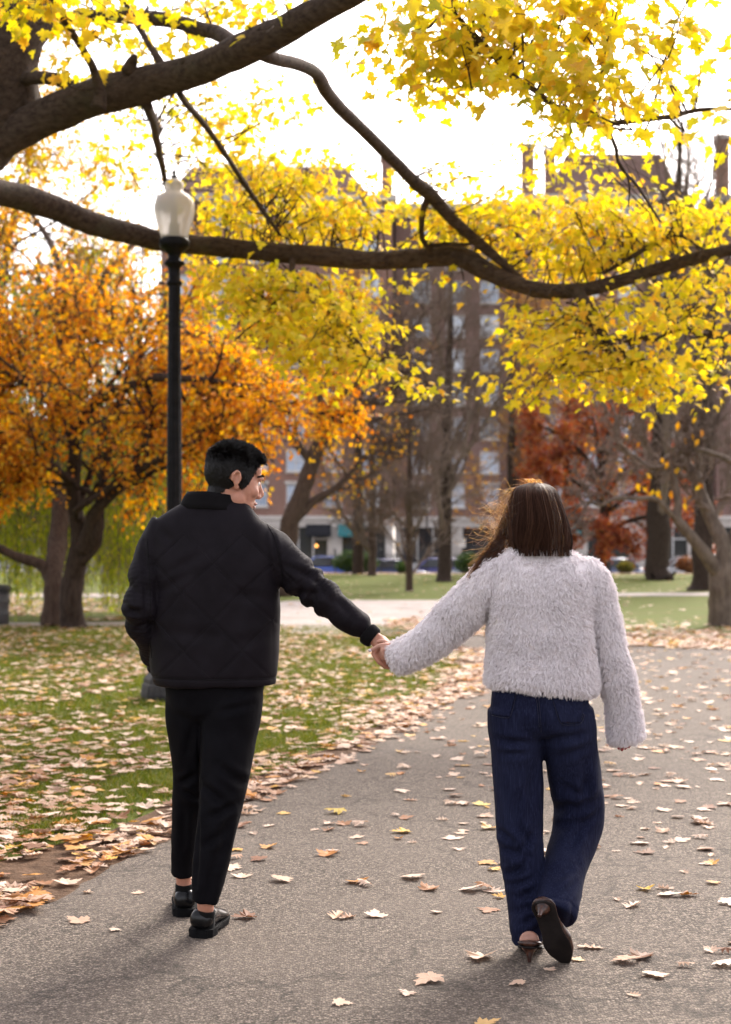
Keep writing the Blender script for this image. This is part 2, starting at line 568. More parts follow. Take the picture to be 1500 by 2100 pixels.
# ------------------------------------------------------------------ grass blades on the near lawn
def left_of_edge(x, y, off=0.0):
    ex = np.interp(y, outer[sel][:, 1], outer[sel][:, 0])
    return x < ex - off
M_GRASS = leafmat('grass_blade', [(0.0, (0.060, 0.090, 0.007)), (0.5, (0.125, 0.155, 0.012)), (0.8, (0.20, 0.21, 0.026)), (1.0, (0.30, 0.23, 0.08))], 0.35, 0.6, 0.25)
def blades(n, ylo, yhi, h, w, density_pow=1.0):
    u = rng.random(n)
    y = ylo + (yhi - ylo) * u ** density_pow
    x = rng.uniform(-0.27, 0.12, n) * y - 0.3
    keep = left_of_edge(x, y) & (x > -0.245 * y - 0.4) & (vnoise(np.stack([x, y, 0*x], -1), 1.7) > -0.75)
    near = np.interp(y, outer[sel][:, 1], outer[sel][:, 0]) - x
    keep &= rng.random(n) < np.clip(near / 0.35, 0.15, 1)
    x, y = x[keep], y[keep]
    m = len(x)
    a = rng.uniform(0, 2*np.pi, m)
    hh = h * rng.uniform(0.5, 1.4, m) * (1 + 0.5 * vnoise(np.stack([x, y, 0*x + 3], -1), 2.5))
    lean = rng.normal(0, 0.7, (m, 2)) * hh[:, None]
    p = np.stack([x, y, 0*x], -1)
    sd = np.stack([np.cos(a), np.sin(a), 0*a], -1) * (w * rng.uniform(.6, 1.3, m))[:, None]
    mid = p + np.stack([lean[:, 0]*.35, lean[:, 1]*.35, hh*.6], -1)
    tip = p + np.stack([lean[:, 0], lean[:, 1], hh], -1)
    V = np.stack([p - sd, p + sd, mid + sd*.7, mid - sd*.7, tip], 1).reshape(-1, 3)
    i = np.arange(m)[:, None] * 5
    return V, [i + np.array([[0, 1, 2, 3]]), i + np.array([[3, 2, 4]])]
gb = Buf()
gb.add(*blades(150000, 5.6, 13, 0.034, 0.0022))
gb.add(*blades(120000, 12, 27, 0.040, 0.0040))
gb.build('grass', M_GRASS, smooth=False, kind='stuff', label='short green grass of the lawn left of the path', cat='grass')

# ================================================================== BUILDINGS BEHIND THE STREET
def brick_mat(name, c1, c2, mortar):
    m = NM(name).setup(0.9, 0.15)
    co = m.coord('Object')
    mp = m.n('ShaderNodeMapping')
    mp.inputs['Rotation'].default_value = (math.radians(90), 0, 0)
    m.l(co, mp.inputs[0])
    br = m.n('ShaderNodeTexBrick')
    br.inputs['Color1'].default_value = (*c1, 1)
    br.inputs['Color2'].default_value = (*c2, 1)
    br.inputs['Mortar'].default_value = (*mortar, 1)
    br.inputs['Scale'].default_value = 4.0
    br.inputs['Mortar Size'].default_value = 0.012
    m.l(mp.outputs[0], br.inputs['Vector'])
    big = m.noise(co, 0.35, 4)
    c = m.mix(m.ramp(big, [(0.4, (0, 0, 0)), (0.8, (0.5, 0.5, 0.5))]), br.outputs[0], tuple(v * 0.6 for v in c1))
    m.l(c, m.b.inputs['Base Color'])
    return m.m
M_BRICK = brick_mat('brick_red_brown', (0.25, 0.135, 0.105), (0.32, 0.18, 0.14), (0.34, 0.29, 0.26))
M_BRICK2 = brick_mat('brick_dark_plum', (0.22, 0.13, 0.11), (0.28, 0.17, 0.145), (0.32, 0.28, 0.26))
M_LIME = noisy('limestone', (0.50, 0.45, 0.41), (0.62, 0.57, 0.53), 0.8, 0.85, 0.2, 0.2, 10)
M_SLATE = noisy('roof_slate', (0.30, 0.31, 0.34), (0.40, 0.41, 0.44), 1.5, 0.6, 0.4, 0.2, 12)
M_LEAD = noisy('roof_pale_metal', (0.55, 0.54, 0.56), (0.66, 0.65, 0.67), 0.8, 0.5, 0.4, 0.1, 6)
M_WFRAME = noisy('window_white_paint', (0.62, 0.61, 0.60), (0.72, 0.71, 0.70), 4, 0.6, 0.3, 0)
M_DARKM = noisy('dark_painted_metal', (0.018, 0.018, 0.02), (0.035, 0.034, 0.036), 6, 0.45, 0.5, 0.15, 30)
def pane_mat():
    m = NM('window_glass').setup(0.08, 0.9)
    oi = m.n('ShaderNodeObjectInfo')
    m.l(m.ramp(oi.outputs['Random'], [(0.0, (0.08, 0.10, 0.13)), (0.25, (0.22, 0.27, 0.36)), (0.6, (0.48, 0.55, 0.68)), (1.0, (0.66, 0.71, 0.80))]), m.b.inputs['Base Color'])
    return m.m
M_PANE = pane_mat()
m_ = NM('shop_glass').setup(0.08, 0.7)
m_.b.inputs['Base Color'].default_value = (0.03, 0.032, 0.036, 1)
M_SHOPGLASS = m_.m
def lit_mat(name, col, e):
    m = NM(name)
    m.b.inputs['Base Color'].default_value = (*col, 1)
    m.b.inputs['Emission Color'].default_value = (*col, 1)
    m.b.inputs['Emission Strength'].default_value = e
    return m.m

def window_proto(w, h, cols=2):
    """a sash window seen from the street: frame with meeting rail, pane behind"""
    f = Buf()
    t = 0.09
    f.box((-w/2, -0.06, 0), (-w/2+t, 0.05, h)); f.box((w/2-t, -0.06, 0), (w/2, 0.05, h))
    f.box((-w/2+t, -0.06, 0), (w/2-t, 0.05, t)); f.box((-w/2+t, -0.06, h-t), (w/2-t, 0.05, h))
    f.box((-w/2+t, -0.045, h*.5-.04), (w/2-t, 0.035, h*.5+.04))
    for c in range(1, cols):
        x = -w/2 + w*c/cols
        f.box((x-.035, -0.04, t), (x+.035, 0.03, h*.5-.04)); f.box((x-.035, -0.04, h*.5+.04), (x+.035, 0.03, h-t))
    V, fs = f.data()
    fm = mesh_from('window', V, fs, M_WFRAME, False)
    pm = mesh_from('pane', *Buf().box((-w/2+t, 0.055, t), (w/2-t, 0.075, h-t)).data(), M_PANE, False)
    s = Buf().box((-w/2-.12, -0.30, -0.16), (w/2+.12, -0.062, -0.005))
    sm = mesh_from('sill', *s.data(), M_LIME, False)
    l = Buf().box((-w/2-.15, -0.24, h+.004), (w/2+.15, -0.155, h+.26))
    lm = mesh_from('lintel', *l.data(), M_LIME, False)
    return fm, pm, sm, lm
def building(label, x0, x1, Y, zg, base_h, storey, floors, bay, ww, wh, brick, depth=14, cols=2, stone_rows=(), skip=0.0):
    """brick block over a stone shop floor; window openings cut through the wall"""
    t = thing('brick_building', ((x0+x1)/2, Y, zg), label, 'building')
    n = max(1, int((x1-x0)//bay))
    m0 = (x1-x0-n*bay)/2
    xs, wx = [x0], []
    for i in range(n):
        c = x0+m0+bay*(i+.5)
        xs += [c-ww/2, c+ww/2]; wx.append(c)
    xs.append(x1)
    zb = zg+base_h
    top = zb+floors*storey
    zs, wz = [zb], []
    for k in range(floors):
        z = zb+k*storey+0.85
        zs += [z, z+wh]; wz.append(z)
    zs.append(top)
    w = Buf()
    R = 0.15
    for i in range(len(xs)-1):
        for k in range(len(zs)-1):
            a, c, d, e = xs[i], xs[i+1], zs[k], zs[k+1]
            if i % 2 and k % 2:
                w.add([(a,Y,d),(c,Y,d),(c,Y+R,d),(a,Y+R,d),(a,Y,e),(c,Y,e),(c,Y+R,e),(a,Y+R,e)], [[(0,1,2,3),(4,7,6,5),(0,3,7,4),(1,5,6,2)]])
            else:
                w.add([(a,Y,d),(c,Y,d),(c,Y,e),(a,Y,e)], [[(0,1,2,3)]])
    w.add([(x0,Y,zb),(x0,Y+depth,zb),(x0,Y+depth,top),(x0,Y,top)], [[(0,3,2,1)]])
    w.add([(x1,Y,zb),(x1,Y+depth,zb),(x1,Y+depth,top),(x1,Y,top)], [[(0,1,2,3)]])
    w.add([(x0,Y+depth,zb),(x1,Y+depth,zb),(x1,Y+depth,top),(x0,Y+depth,top)], [[(0,3,2,1)]])
    w.build('wall', brick, t, False)
    fm, pm, sm, lm = window_proto(ww, wh, cols)
    bs = BASE[t.name]
    for k, z in enumerate(wz):
        for c in wx:
            o = bpy.data.objects.new('window', fm); C.objects.link(o); o.parent = t
            o.location = (c-bs[0], R-0.05, z-bs[2])
            for nm_, d in (('pane', pm), ('sill', sm)) + ((('lintel', lm),) if k in stone_rows or k == floors-1 else ()):
                q = bpy.data.objects.new(nm_, d); C.objects.link(q); q.parent = o
    # stone ground floor: piers, glazing and a band above
    pw = 1.3
    nb = max(1, int(round((x1-x0)/5.6)))
    bw = (x1-x0)/nb
    for i in range(nb+1):
        c = x0+i*bw
        a, d = max(x0, c-pw/2), min(x1, c+pw/2)
        Buf().box((a, Y-.28, zg), (d, Y+.5, zb-1.0)).build('pier', M_LIME, t, False)
    Buf().box((x0-.1, Y-.42, zb-1.0), (x1+.1, Y+.5, zb-.35)).build('shop_fascia', M_LIME, t, False)
    Buf().box((x0-.25, Y-.62, zb-.35), (x1+.25, Y+.5, zb-.002)).build('stone_band', M_LIME, t, False)
    for i in range(nb):
        a, d = x0+i*bw+pw/2, x0+(i+1)*bw-pw/2
        g = Buf().box((a, Y+.18, zg+.5), (d, Y+.22, zb-1.0)).build('shop_window', M_SHOPGLASS, t, False)
        f = Buf().box((a, Y+.06, zg), (d, Y+.18, zg+.5))
        for u in (0.33, 0.67):
            f.box((a+(d-a)*u-.06, Y+.08, zg+.5), (a+(d-a)*u+.06, Y+.17, zb-1.0))
        f.box((a, Y+.10, zb-2.1), (a+(d-a)*.33-.06, Y+.16, zb-1.98)); f.box((a+(d-a)*.67+.06, Y+.10, zb-2.1), (d, Y+.16, zb-1.98))
        f.build('shop_frame', M_DARKM if i % 2 else M_WFRAME, t, False)
    Buf().box((x0-.35, Y-.6, top-.002), (x1+.35, Y+depth, top+.55)).build('cornice', M_LIME, t, False)
    return t, top+.55
def mansard(t, x0, x1, Y, z, h, inset, depth, flat_h, mat=None):
    Y1 = Y+depth
    a = [(x0,Y,z),(x1,Y,z),(x1,Y1,z),(x0,Y1,z)]
    c = [(x0+inset,Y+inset,z+h),(x1-inset,Y+inset,z+h),(x1-inset,Y1-inset,z+h),(x0+inset,Y1-inset,z+h)]
    b = Buf().add(a+c, [[(0,1,5,4),(1,2,6,5),(2,3,7,6),(3,0,4,7)]])
    r = b.build('roof', mat or M_SLATE, t, False)
    px, py = (x0+x1)/2, (Y+Y1)/2
    b = Buf().add(c+[(px-1.5, py, z+h+flat_h), (px+1.5, py, z+h+flat_h)], [[(1,2,5),(3,0,4)], [(0,1,5,4),(2,3,4,5)]])
    b.build('hip_roof', M_LEAD, t, False)
    return r
def chimney(t, x0, x1, Y, z0, z1, brick):
    k = Buf().box((x0, Y, z0), (x1, Y+1.6, z1))
    k.build('chimney', brick, t, False)
    Buf().box((x0-.15, Y-.15, z1+.001), (x1+.15, Y+1.75, z1+.35)).build('chimney_cap', M_LIME, t, False)
def bx(x, Y): return (x-750)/FPX*Y
def bz(y, Y): return EYE+(HOR-y)/FPX*Y
ZG = -0.60
Y1 = 134.5
tA, zA = building('tall brick building with a pale hip roof behind the lamp post', bx(330, Y1), bx(806, Y1), Y1, ZG, 4.7, 3.08, 9, 3.3, 1.6, 1.95, M_BRICK, 16, 2, (0, 4))
mansard(tA, bx(330, Y1)+.3, bx(760, Y1), Y1+.2, zA, bz(328, Y1)-zA, 2.2, 15, 1.9, M_BRICK2)
chimney(tA, bx(783, Y1), bx(806, Y1), Y1+.6, zA, bz(322, Y1), M_BRICK)
Y2 = 138.0
tB, zB = building('lower brick building in the gap between the two roofed ones', bx(806, Y1)+.3, bx(1072, Y1)-.3, Y2, ZG, 4.7, 3.08, 9, 3.1, 1.7, 2.0, M_BRICK2, 14, 2, (0, 3))
Y3 = 134.5
tC, zC = building('brick building with twin chimneys behind the right yellow boughs', bx(1072, Y3), bx(1425, Y3), Y3, ZG, 4.7, 3.08, 9, 3.3, 1.6, 1.95, M_BRICK, 16, 2, (0, 5, 6))
mansard(tC, bx(1130, Y3), bx(1400, Y3), Y3+.2, zC, bz(305, Y3)-zC, 1.6, 15, 1.6, M_BRICK2)
chimney(tC, bx(1074, Y3), bx(1098, Y3), Y3+.6, zC, bz(298, Y3), M_BRICK)
chimney(tC, bx(1122, Y3), bx(1142, Y3), Y3+.6, zC, bz(305, Y3), M_BRICK)
tD, zD = building('brick building cut by the right edge of the picture', bx(1470, Y3), bx(1800, Y3), Y3, ZG, 4.7, 3.08, 9, 3.3, 1.6, 1.95, M_BRICK2, 16, 2, (0, 5))
chimney(tD, bx(1478, Y3), bx(1500, Y3), Y3+.6, zD, bz(280, Y3), M_BRICK)
tE, zE = building('low brick row far behind the willow', bx(-260, 150), bx(300, 150), 150, ZG, 4.7, 3.08, 3, 3.3, 1.5, 1.9, M_BRICK2, 14, 2, (0,))
tF, zF = building('narrow brick infill between the roofed building and the edge one', bx(1425, Y3)+.2, bx(1470, Y3)-.2, 139, ZG, 4.7, 3.08, 5, 3.3, 1.0, 1.9, M_BRICK, 12, 1, ())
# awnings over two of the shops
def awning(x0, x1, label, col, sub):
    m = noisy('awning_canvas_'+sub, tuple(c*.8 for c in col), col, 3, 0.85, 0.1, 0.1)
    b = Buf()
    z0, z1, y0, y1 = 2.55, 3.35, Y1-.45, Y1-1.5
    b.add([(x0,y0,z1),(x1,y0,z1),(x1,y1,z0),(x0,y1,z0),(x0,y1,z0-.3),(x1,y1,z0-.3),(x0,y0,z0-.3),(x1,y0,z0-.3)], [[(0,3,2,1),(3,4,5,2),(0,6,4,3),(1,2,5,7)]])
    b.build('shop_awning', m, smooth=False, label=label, cat='awning', group='shop awnings', base=((x0+x1)/2, y0, z0))
awning(bx(694, Y1), bx(748, Y1), 'teal awning over a shop left of the tall bare trunk', (0.06, 0.22, 0.24), 'teal')
awning(bx(1150, Y1), bx(1200, Y1), 'teal awning showing over the woman\'s right shoulder', (0.05, 0.24, 0.25), 'sea')
awning(bx(628, Y1), bx(680, Y1), 'dark awning over the shop door above the blue car', (0.03, 0.03, 0.035), 'dark')
lamp_m = lit_mat('warm_bulb', (1.0, 0.42, 0.10), 1.2)
Buf().ell((bx(650, Y1), Y1-.7, 1.45), (.13, .13, .13)).build('lit_shop_lamp', lamp_m, label='small orange lamp glowing in the dark shop door', cat='lamp', base=(bx(650, Y1), Y1-.7, 1.45))

# ================================================================== STREET: fence, cars, lamps, signs
def iron_fence(x0, x1, Y):
    t = thing('iron_fence', ((x0+x1)/2, Y, 0.0), 'black iron railing along the far end of the lawn', 'fence')
    zf = 0.03
    Buf().box((x0, Y-.015, zf+.12), (x1, Y+.015, zf+.16)).build('rail', M_DARKM, t, False)
    Buf().box((x0, Y-.015, zf+.86), (x1, Y+.015, zf+.90)).build('rail', M_DARKM, t, False)
    n = int((x1-x0)/0.13)
    p = Buf()
    for i in range(n):
        x = x0+.065+i*.13
        p.box((x-.011, Y-.011, zf+.06), (x+.011, Y+.011, zf+1.0))
        p.add([(x-.02,Y-.012,zf+1.0),(x+.02,Y-.012,zf+1.0),(x+.02,Y+.012,zf+1.0),(x-.02,Y+.012,zf+1.0),(x,Y,zf+1.1)], [[(0,1,4),(1,2,4),(2,3,4),(3,0,4)]])
    o = p.build('pickets', M_DARKM, t, False); o['kind'] = 'stuff'
    k = 0
    x = x0
    pm = None
    while x <= x1:
        if pm is None:
            q = Buf().box((-.045, -.045, 0), (.045, .045, 1.15))
            q.ell((0, 0, 1.21), (.06, .06, .07), nu=8, nv=6)
            pm = mesh_from('post', *q.data(), M_DARKM, False)
        o = bpy.data.objects.new('post', pm); C.objects.link(o); o.parent = t
        o.location = (x-BASE[t.name][0], 0, zf)
        x += 2.4
iron_fence(-16, 24, 79.85)

M_TYRE = noisy('tyre_rubber', (0.012, 0.012, 0.012), (0.025, 0.025, 0.025), 20, 0.85, 0.2, 0)
M_RIM = noisy('wheel_alloy', (0.4, 0.4, 0.42), (0.5, 0.5, 0.52), 10, 0.35, 0.5, 0, metal=0.8)
M_CARGLASS = NM('car_glass').setup(0.06, 0.8); M_CARGLASS.b.inputs['Base Color'].default_value = (0.02, 0.025, 0.03, 1); M_CARGLASS = M_CARGLASS.m
M_TAIL = NM('tail_lamp_red').setup(0.2, 0.5); M_TAIL.b.inputs['Base Color'].default_value = (0.45, 0.02, 0.02, 1); M_TAIL = M_TAIL.m
M_HEADL = NM('headlamp_clear').setup(0.1, 0.6); M_HEADL.b.inputs['Base Color'].default_value = (0.7, 0.7, 0.72, 1); M_HEADL = M_HEADL.m
def car(x, Y, L, Hh, col, label, sub, flip=1, suv=False):
    t = thing('parked_car', (x, Y, -0.75), label, 'car', 'cars parked behind the railing')
    m = NM('car_paint_'+sub).setup(0.25, 0.5)
    m.b.inputs['Base Color'].default_value = (*col, 1)
    m.b.inputs['Coat Weight'].default_value = 0.6
    m = m.m
    # cross-sections from the front bumper to the tail: x along car, half width, sill, belt
    st = np.array([(0, .62, .42, .55), (.03, .78, .28, .66), (.10, .86, .24, .74), (.26, .90, .22, .86), (.32, .90, .22, .92), (.6, .90, .22, .95), (.86, .89, .24, .97), (.95, .84, .28, .92), (.99, .74, .36, .84), (1.0, .66, .45, .7)])
    V, k = [], 12
    for u, hw, z0, z1 in st:
        z1 = z1*Hh/1.45
        for a in np.arange(k)/k*2*np.pi:
            cx, sx = np.cos(a), np.sin(a)
            e = 0.45
            yy = hw*np.sign(cx)*abs(cx)**e
            zz = (z0+z1)/2+(z1-z0)/2*np.sign(sx)*abs(sx)**e
            V.append((x+flip*(u-.5)*L, Y+yy, -.75+zz))
    n = len(st)
    i, j = np.meshgrid(np.arange(n-1), np.arange(k), indexing='ij')
    q = np.stack([i*k+j, i*k+(j+1) % k, (i+1)*k+(j+1) % k, (i+1)*k+j], -1).reshape(-1, 4)
    if flip < 0: q = q[:, ::-1]
    caps = [[tuple(range(k))[::-1]], [tuple(range((n-1)*k, n*k))]]
    bo = mk('body', V, [q, np.array(caps[0]), np.array(caps[1])], m, t)
    # cabin: glass block under a painted roof
    g = [(.27, .93), (.40, Hh-.05), (.80 if not suv else .90, Hh-.06), (.93 if not suv else .97, .95)]
    zb = .93*Hh/1.45
    def cab(s, zt0, zt1, hw0, hw1):
        xs = [x+flip*(u-.5)*L for u, _ in g]
        lo = [(xs[0], Y-hw0, zb-.02-.75), (xs[3], Y-hw0, zb-.02-.75), (xs[3], Y+hw0, zb-.02-.75), (xs[0], Y+hw0, zb-.02-.75)]
        hi = [(xs[1], Y-hw1, zt0-.75), (xs[2], Y-hw1, zt0-.75), (xs[2], Y+hw1, zt0-.75), (xs[1], Y+hw1, zt0-.75)]
        return lo, hi
    lo, hi = cab(0, Hh-.07, 0, .84, .66)
    Buf().add(lo+hi, [[(0,1,5,4),(1,2,6,5),(2,3,7,6),(3,0,4,7),(4,5,6,7)]]).build('windows', M_CARGLASS, t, False)
    rf = Buf()
    rx = [x+flip*(g[1][0]-.53)*L, x+flip*(g[2][0]-.48)*L]
    rf.ell(((rx[0]+rx[1])/2, Y, Hh-.09-.75), (abs(rx[1]-rx[0])/2*1.02, .70, .09), nu=16, nv=8)
    rf.build('roof', m, t)
    for a, c in ((0, 4), (1, 5), (3, 7), (2, 6)):
        p0, p1 = np.array((lo+hi)[a]), np.array((lo+hi)[c])
        out = np.array([0, -.012 if p0[1] < Y else .012, 0])
        Buf().tube([p0+out, p1+out], .035, 6).build('pillar', m, t)
    mid = (np.array(lo[0])+np.array(lo[1]))/2; midt = (np.array(hi[0])+np.array(hi[1]))/2
    Buf().tube([mid+(0, -.012, 0), midt+(0, -.012, 0)], .03, 6).build('pillar', M_DARKM, t)
    for u in (.19, .80):
        for sy in (-1, 1):
            wx, wy = x+flip*(u-.5)*L, Y+sy*.82
            w = Buf()
            a = np.linspace(0, 2*np.pi, 19)
            w.tube(np.stack([wx+.25*np.cos(a), wy+0*a, -.75+.33+.25*np.sin(a)], -1), .085, 8, caps=False, ref=(0, 1, 0))
            wo = w.build('wheel', M_TYRE, t)
            r = Buf()
            r.tube([(wx, wy-.07, -.42), (wx, wy+.07, -.42)], .2, 16)
            r.build('rim', M_RIM, wo)
    for sy in (-1, 1):
        Buf().ell((x-flip*.475*L, Y+sy*.58, -.75+.62*Hh/1.45), (.09, .15, .07), nu=10, nv=6).build('headlight', M_HEADL, t)
        Buf().ell((x+flip*.485*L, Y+sy*.60, -.75+.78*Hh/1.45), (.06, .14, .09), nu=10, nv=6).build('tail_light', M_TAIL, t)
CY = 88.5
car(bx(662, CY), CY, 4.3, 1.62, (0.07, 0.14, 0.55), 'bright blue car beside the green hedge', 'blue', 1, True)
car(bx(805, CY), CY, 4.4, 1.45, (0.04, 0.06, 0.18), 'dark navy car between the two thin bare trunks', 'navy', -1)
car(bx(893, CY+1), CY+1, 4.3, 1.5, (0.09, 0.09, 0.34), 'indigo car behind the tall bare trunk', 'indigo', 1)
car(bx(975, CY), CY, 4.2, 1.45, (0.34, 0.40, 0.46), 'grey car by the woman\'s left shoulder', 'grey', 1)
car(bx(1275, CY), CY, 4.2, 1.5, (0.16, 0.20, 0.36), 'slate blue car behind the yellowish shrub', 'slate', -1)
car(bx(1405, CY), CY, 4.5, 1.6, (0.70, 0.72, 0.75), 'white car right of the thick flared trunk', 'white', 1, True)
car(bx(1530, CY), CY, 4.3, 1.5, (0.35, 0.36, 0.38), 'silver car behind the forked grey tree', 'silver', 1)

M_GLOBE = NM('lamp_globe_glass').setup(0.25, 0.5)
M_GLOBE.b.inputs['Base Color'].default_value = (0.66, 0.62, 0.58, 1)
M_GLOBE.b.inputs['Transmission Weight'].default_value = 0.38
M_GLOBE.b.inputs['IOR'].default_value = 1.12
M_GLOBE.b.inputs['Roughness'].default_value = 0.32
M_GLOBE = M_GLOBE.m
def post_mat():
    m = NM('lamp_post_black_paint').setup(0.5, 0.12)
    co = m.coord('Object')
    m.l(m.ramp(m.noise(co, 14, 5), [(0.35, (0.0045, 0.004, 0.005)), (0.7, (0.011, 0.0095, 0.012))]), m.b.inputs['Base Color'])
    m.l(m.ramp(m.noise(co, 30, 4), [(0.3, (0.3, 0.3, 0.3)), (0.7, (0.6, 0.6, 0.6))]), m.b.inputs['Roughness'])
    m.bump(m.noise(co, 60, 3), 0.15, 0.003)
    return m.m
M_POST = post_mat()
M_PLINTH = noisy('weathered_iron_base', (0.028, 0.026, 0.027), (0.07, 0.066, 0.066), 9, 0.7, 0.2, 0.4, 40)
def street_lamp(x, Y, zg, label, s=1.0, n=32):
    t = thing('street_lamp', (x, Y, zg), label, 'street lamp', 'park lamp posts')
    c = (x, Y, zg)
    def L(name, prof, mat, par, k=n):
        prof = [(r*s, z*s) for r, z in prof]
        return Buf().lathe(prof, c, k).build(name, mat, par, k > 8)
    L('base', [(0, .0), (.31, .0), (.315, .05), (.30, .14), (.285, .15), (.285, .19), (.25, .23), (.22, .30), (.19, .33), (.17, .55), (.15, .60), (0, .60)], M_PLINTH, t, 8)
    # fluted shaft
    a = np.arange(48)/48*2*np.pi
    fl = 1-.075*(np.cos(a*12) > 0)
    zs = np.array([.58, .75, .95, 1.6, 2.4, 3.2, 3.86])
    rs = np.array([.10, .092, .082, .074, .068, .062, .056])
    V = np.stack([x+s*rs[:, None]*fl*np.cos(a), Y+s*rs[:, None]*fl*np.sin(a), zg+s*zs[:, None]+0*a], -1).reshape(-1, 3)
    i, j = np.meshgrid(np.arange(6), np.arange(48), indexing='ij')
    mk('shaft', V, [np.stack([i*48+j, i*48+(j+1) % 48, (i+1)*48+(j+1) % 48, (i+1)*48+j], -1).reshape(-1, 4)], M_POST, t, False)
    L('capital', [(.056, 3.84), (.074, 3.85), (.074, 3.88), (.058, 3.89), (.056, 4.00), (.066, 4.02), (.096, 4.04), (.098, 4.06), (.072, 4.08), (.060, 4.10), (.062, 4.13), (.10, 4.17), (.138, 4.20), (.142, 4.22), (.142, 4.26), (.130, 4.28), (.0, 4.28)], M_POST, t)
    L('globe', [(.122, 4.283), (.135, 4.33), (.158, 4.40), (.178, 4.47), (.189, 4.54), (.188, 4.59), (.170, 4.645), (.135, 4.685), (.098, 4.705), (.083, 4.72), (.080, 4.75), (.090, 4.775), (.085, 4.80), (.050, 4.83), (.022, 4.845)], M_GLOBE, t)
    L('lamp_core', [(0, 4.282), (.045, 4.283), (.045, 4.42), (.03, 4.43), (.03, 4.72), (.0, 4.74)], noisy('lamp_core_pale', (.5, .48, .42), (.6, .58, .52), 5, .6, .3, 0) if 'lamp_core_pale' not in bpy.data.materials else bpy.data.materials['lamp_core_pale'], t, 12)
    L('finial', [(.0, 4.838), (.032, 4.843), (.030, 4.86), (.012, 4.875), (.016, 4.895), (.006, 4.925), (.0, 4.965)], M_POST, t, 12)
    return t
lx, ly, _ = G(358, 1433)
street_lamp(lx, ly, 0.0, 'tall black fluted lamp post with frosted acorn globe beside the man')
street_lamp(bx(876, 95), 95, -0.75, 'small distant lamp post with glowing round globe between bare trunks', 1.0, 12)
M_SIGNW = noisy('sign_white', (.62, .62, .62), (.7, .7, .7), 3, .5, .4, 0)
def sign(x, Y, w, h, z, label):
    t = thing('street_sign', (x, Y, -.62), label, 'sign', 'parking signs on poles')
    Buf().tube([(x, Y, -.62), (x, Y, z+h)], .035, 8).build('pole', M_DARKM, t)
    Buf().box((x-w/2, Y-.05, z), (x+w/2, Y-.037, z+h)).build('sign_plate', M_SIGNW, t, False)
sign(bx(948, 84), 84, .38, .5, 1.35, 'small white sign on a pole left of the woman\'s hair')
sign(bx(1300, 84), 84, .42, .85, .85, 'tall white sign on a pole under the red tree')
# litter bin at the left edge
def bin_():
    x, Y, _ = G(-6, 1281)
    t = thing('litter_bin', (x, Y, 0), 'grey ribbed litter bin at the left edge of the lawn', 'litter bin')
    m = noisy('bin_grey_metal', (.075, .073, .078), (.12, .115, .12), 6, .5, .4, .1)
    Buf().lathe([(0, .0), (.21, .0), (.215, .18), (.225, .19), (.228, .21), (.217, .22), (.222, .40), (.232, .41), (.232, .43), (.224, .44), (.228, .60), (0, .60)], (x, Y, 0), 24).build('drum', m, t)
    Buf().lathe([(.20, .601), (.25, .602), (.255, .64), (.235, .70), (.20, .72), (.14, .725), (.13, .70), (.13, .61)], (x, Y, 0), 24).build('rim', M_DARKM, t)
bin_()

# ================================================================== TREES AND SHRUBS
def bark(name, c1, c2, scale=7, stretch=(3, 3, 0.7), dist=0.02, lichen=None):
    m = NM(name).setup(0.92, 0.15)
    co = m.coord('Object', stretch)
    f = m.noise(co, scale, 6, 0.65)
    c = m.ramp(f, [(0.3, c1), (0.7, c2)])
    if lichen:
        g = m.noise(m.coord('Object'), 2.2, 5)
        c = m.mix(m.ramp(g, [(0.55, (0, 0, 0)), (0.68, (0.45, 0.45, 0.45))]), c, lichen)
    m.l(c, m.b.inputs['Base Color'])
    m.bump(m.noise(co, scale*2.2, 6, 0.7), 0.9, dist)
    return m.m
M_BARK_MAPLE = bark('maple_bark', (0.034, 0.023, 0.018), (0.115, 0.080, 0.062), 11, (1.2, 2.6, 2.6), 0.03, (0.085, 0.078, 0.052))
M_BARK_DARK = bark('dark_bark', (0.024, 0.016, 0.013), (0.075, 0.052, 0.041))
M_BARK_BROWN = bark('brown_bark', (0.045, 0.029, 0.022), (0.115, 0.078, 0.061))
M_BARK_GREY = bark('grey_smooth_bark', (0.085, 0.062, 0.050), (0.21, 0.165, 0.135), 5, (2, 2, .8), 0.012)
M_TWIG = bark('twig_bark', (0.12, 0.085, 0.07), (0.24, 0.18, 0.15), 5)
M_TWIG_RED = bark('reddish_twig_bark', (0.17, 0.095, 0.07), (0.29, 0.175, 0.13), 5)

# ------------------------------------------------------------------ the great maple
ML_STOPS = [(0.0, (0.44, 0.42, 0.03)), (0.18, (0.68, 0.58, 0.035)), (0.5, (0.80, 0.62, 0.05)), (0.85, (0.84, 0.59, 0.06)), (1.0, (0.76, 0.40, 0.05))]
M_MAPLE = leafmat('maple_leaf_yellow', ML_STOPS, 0.54, 0.5, 0.2, False, 1.05)
M_MAPLE1 = leafmat('maple_leaf_yellow_single', ML_STOPS, 0.54, 0.5, 0.2, True, 1.05)
maple = thing('maple_tree', (-3.7, 12.0, 0), 'great yellow maple leaning in from the left, boughs across the picture', 'tree')
tb = Buf()
limb(tb, [(-3.75, 12.0, -.1), (-3.72, 12.0, .5), (-3.62, 11.95, 1.8), (-3.42, 11.8, 3.2), (-3.10, 11.6, 4.3), (-2.80, 11.5, 5.0), (-2.62, 11.5, 5.7), (-2.5, 11.6, 8.0)], [.62, .48, .42, .40, .36, .33, .30, .22], sides=28, rough=.04)
tb.build('trunk', M_BARK_MAPLE, maple)
limbs = []
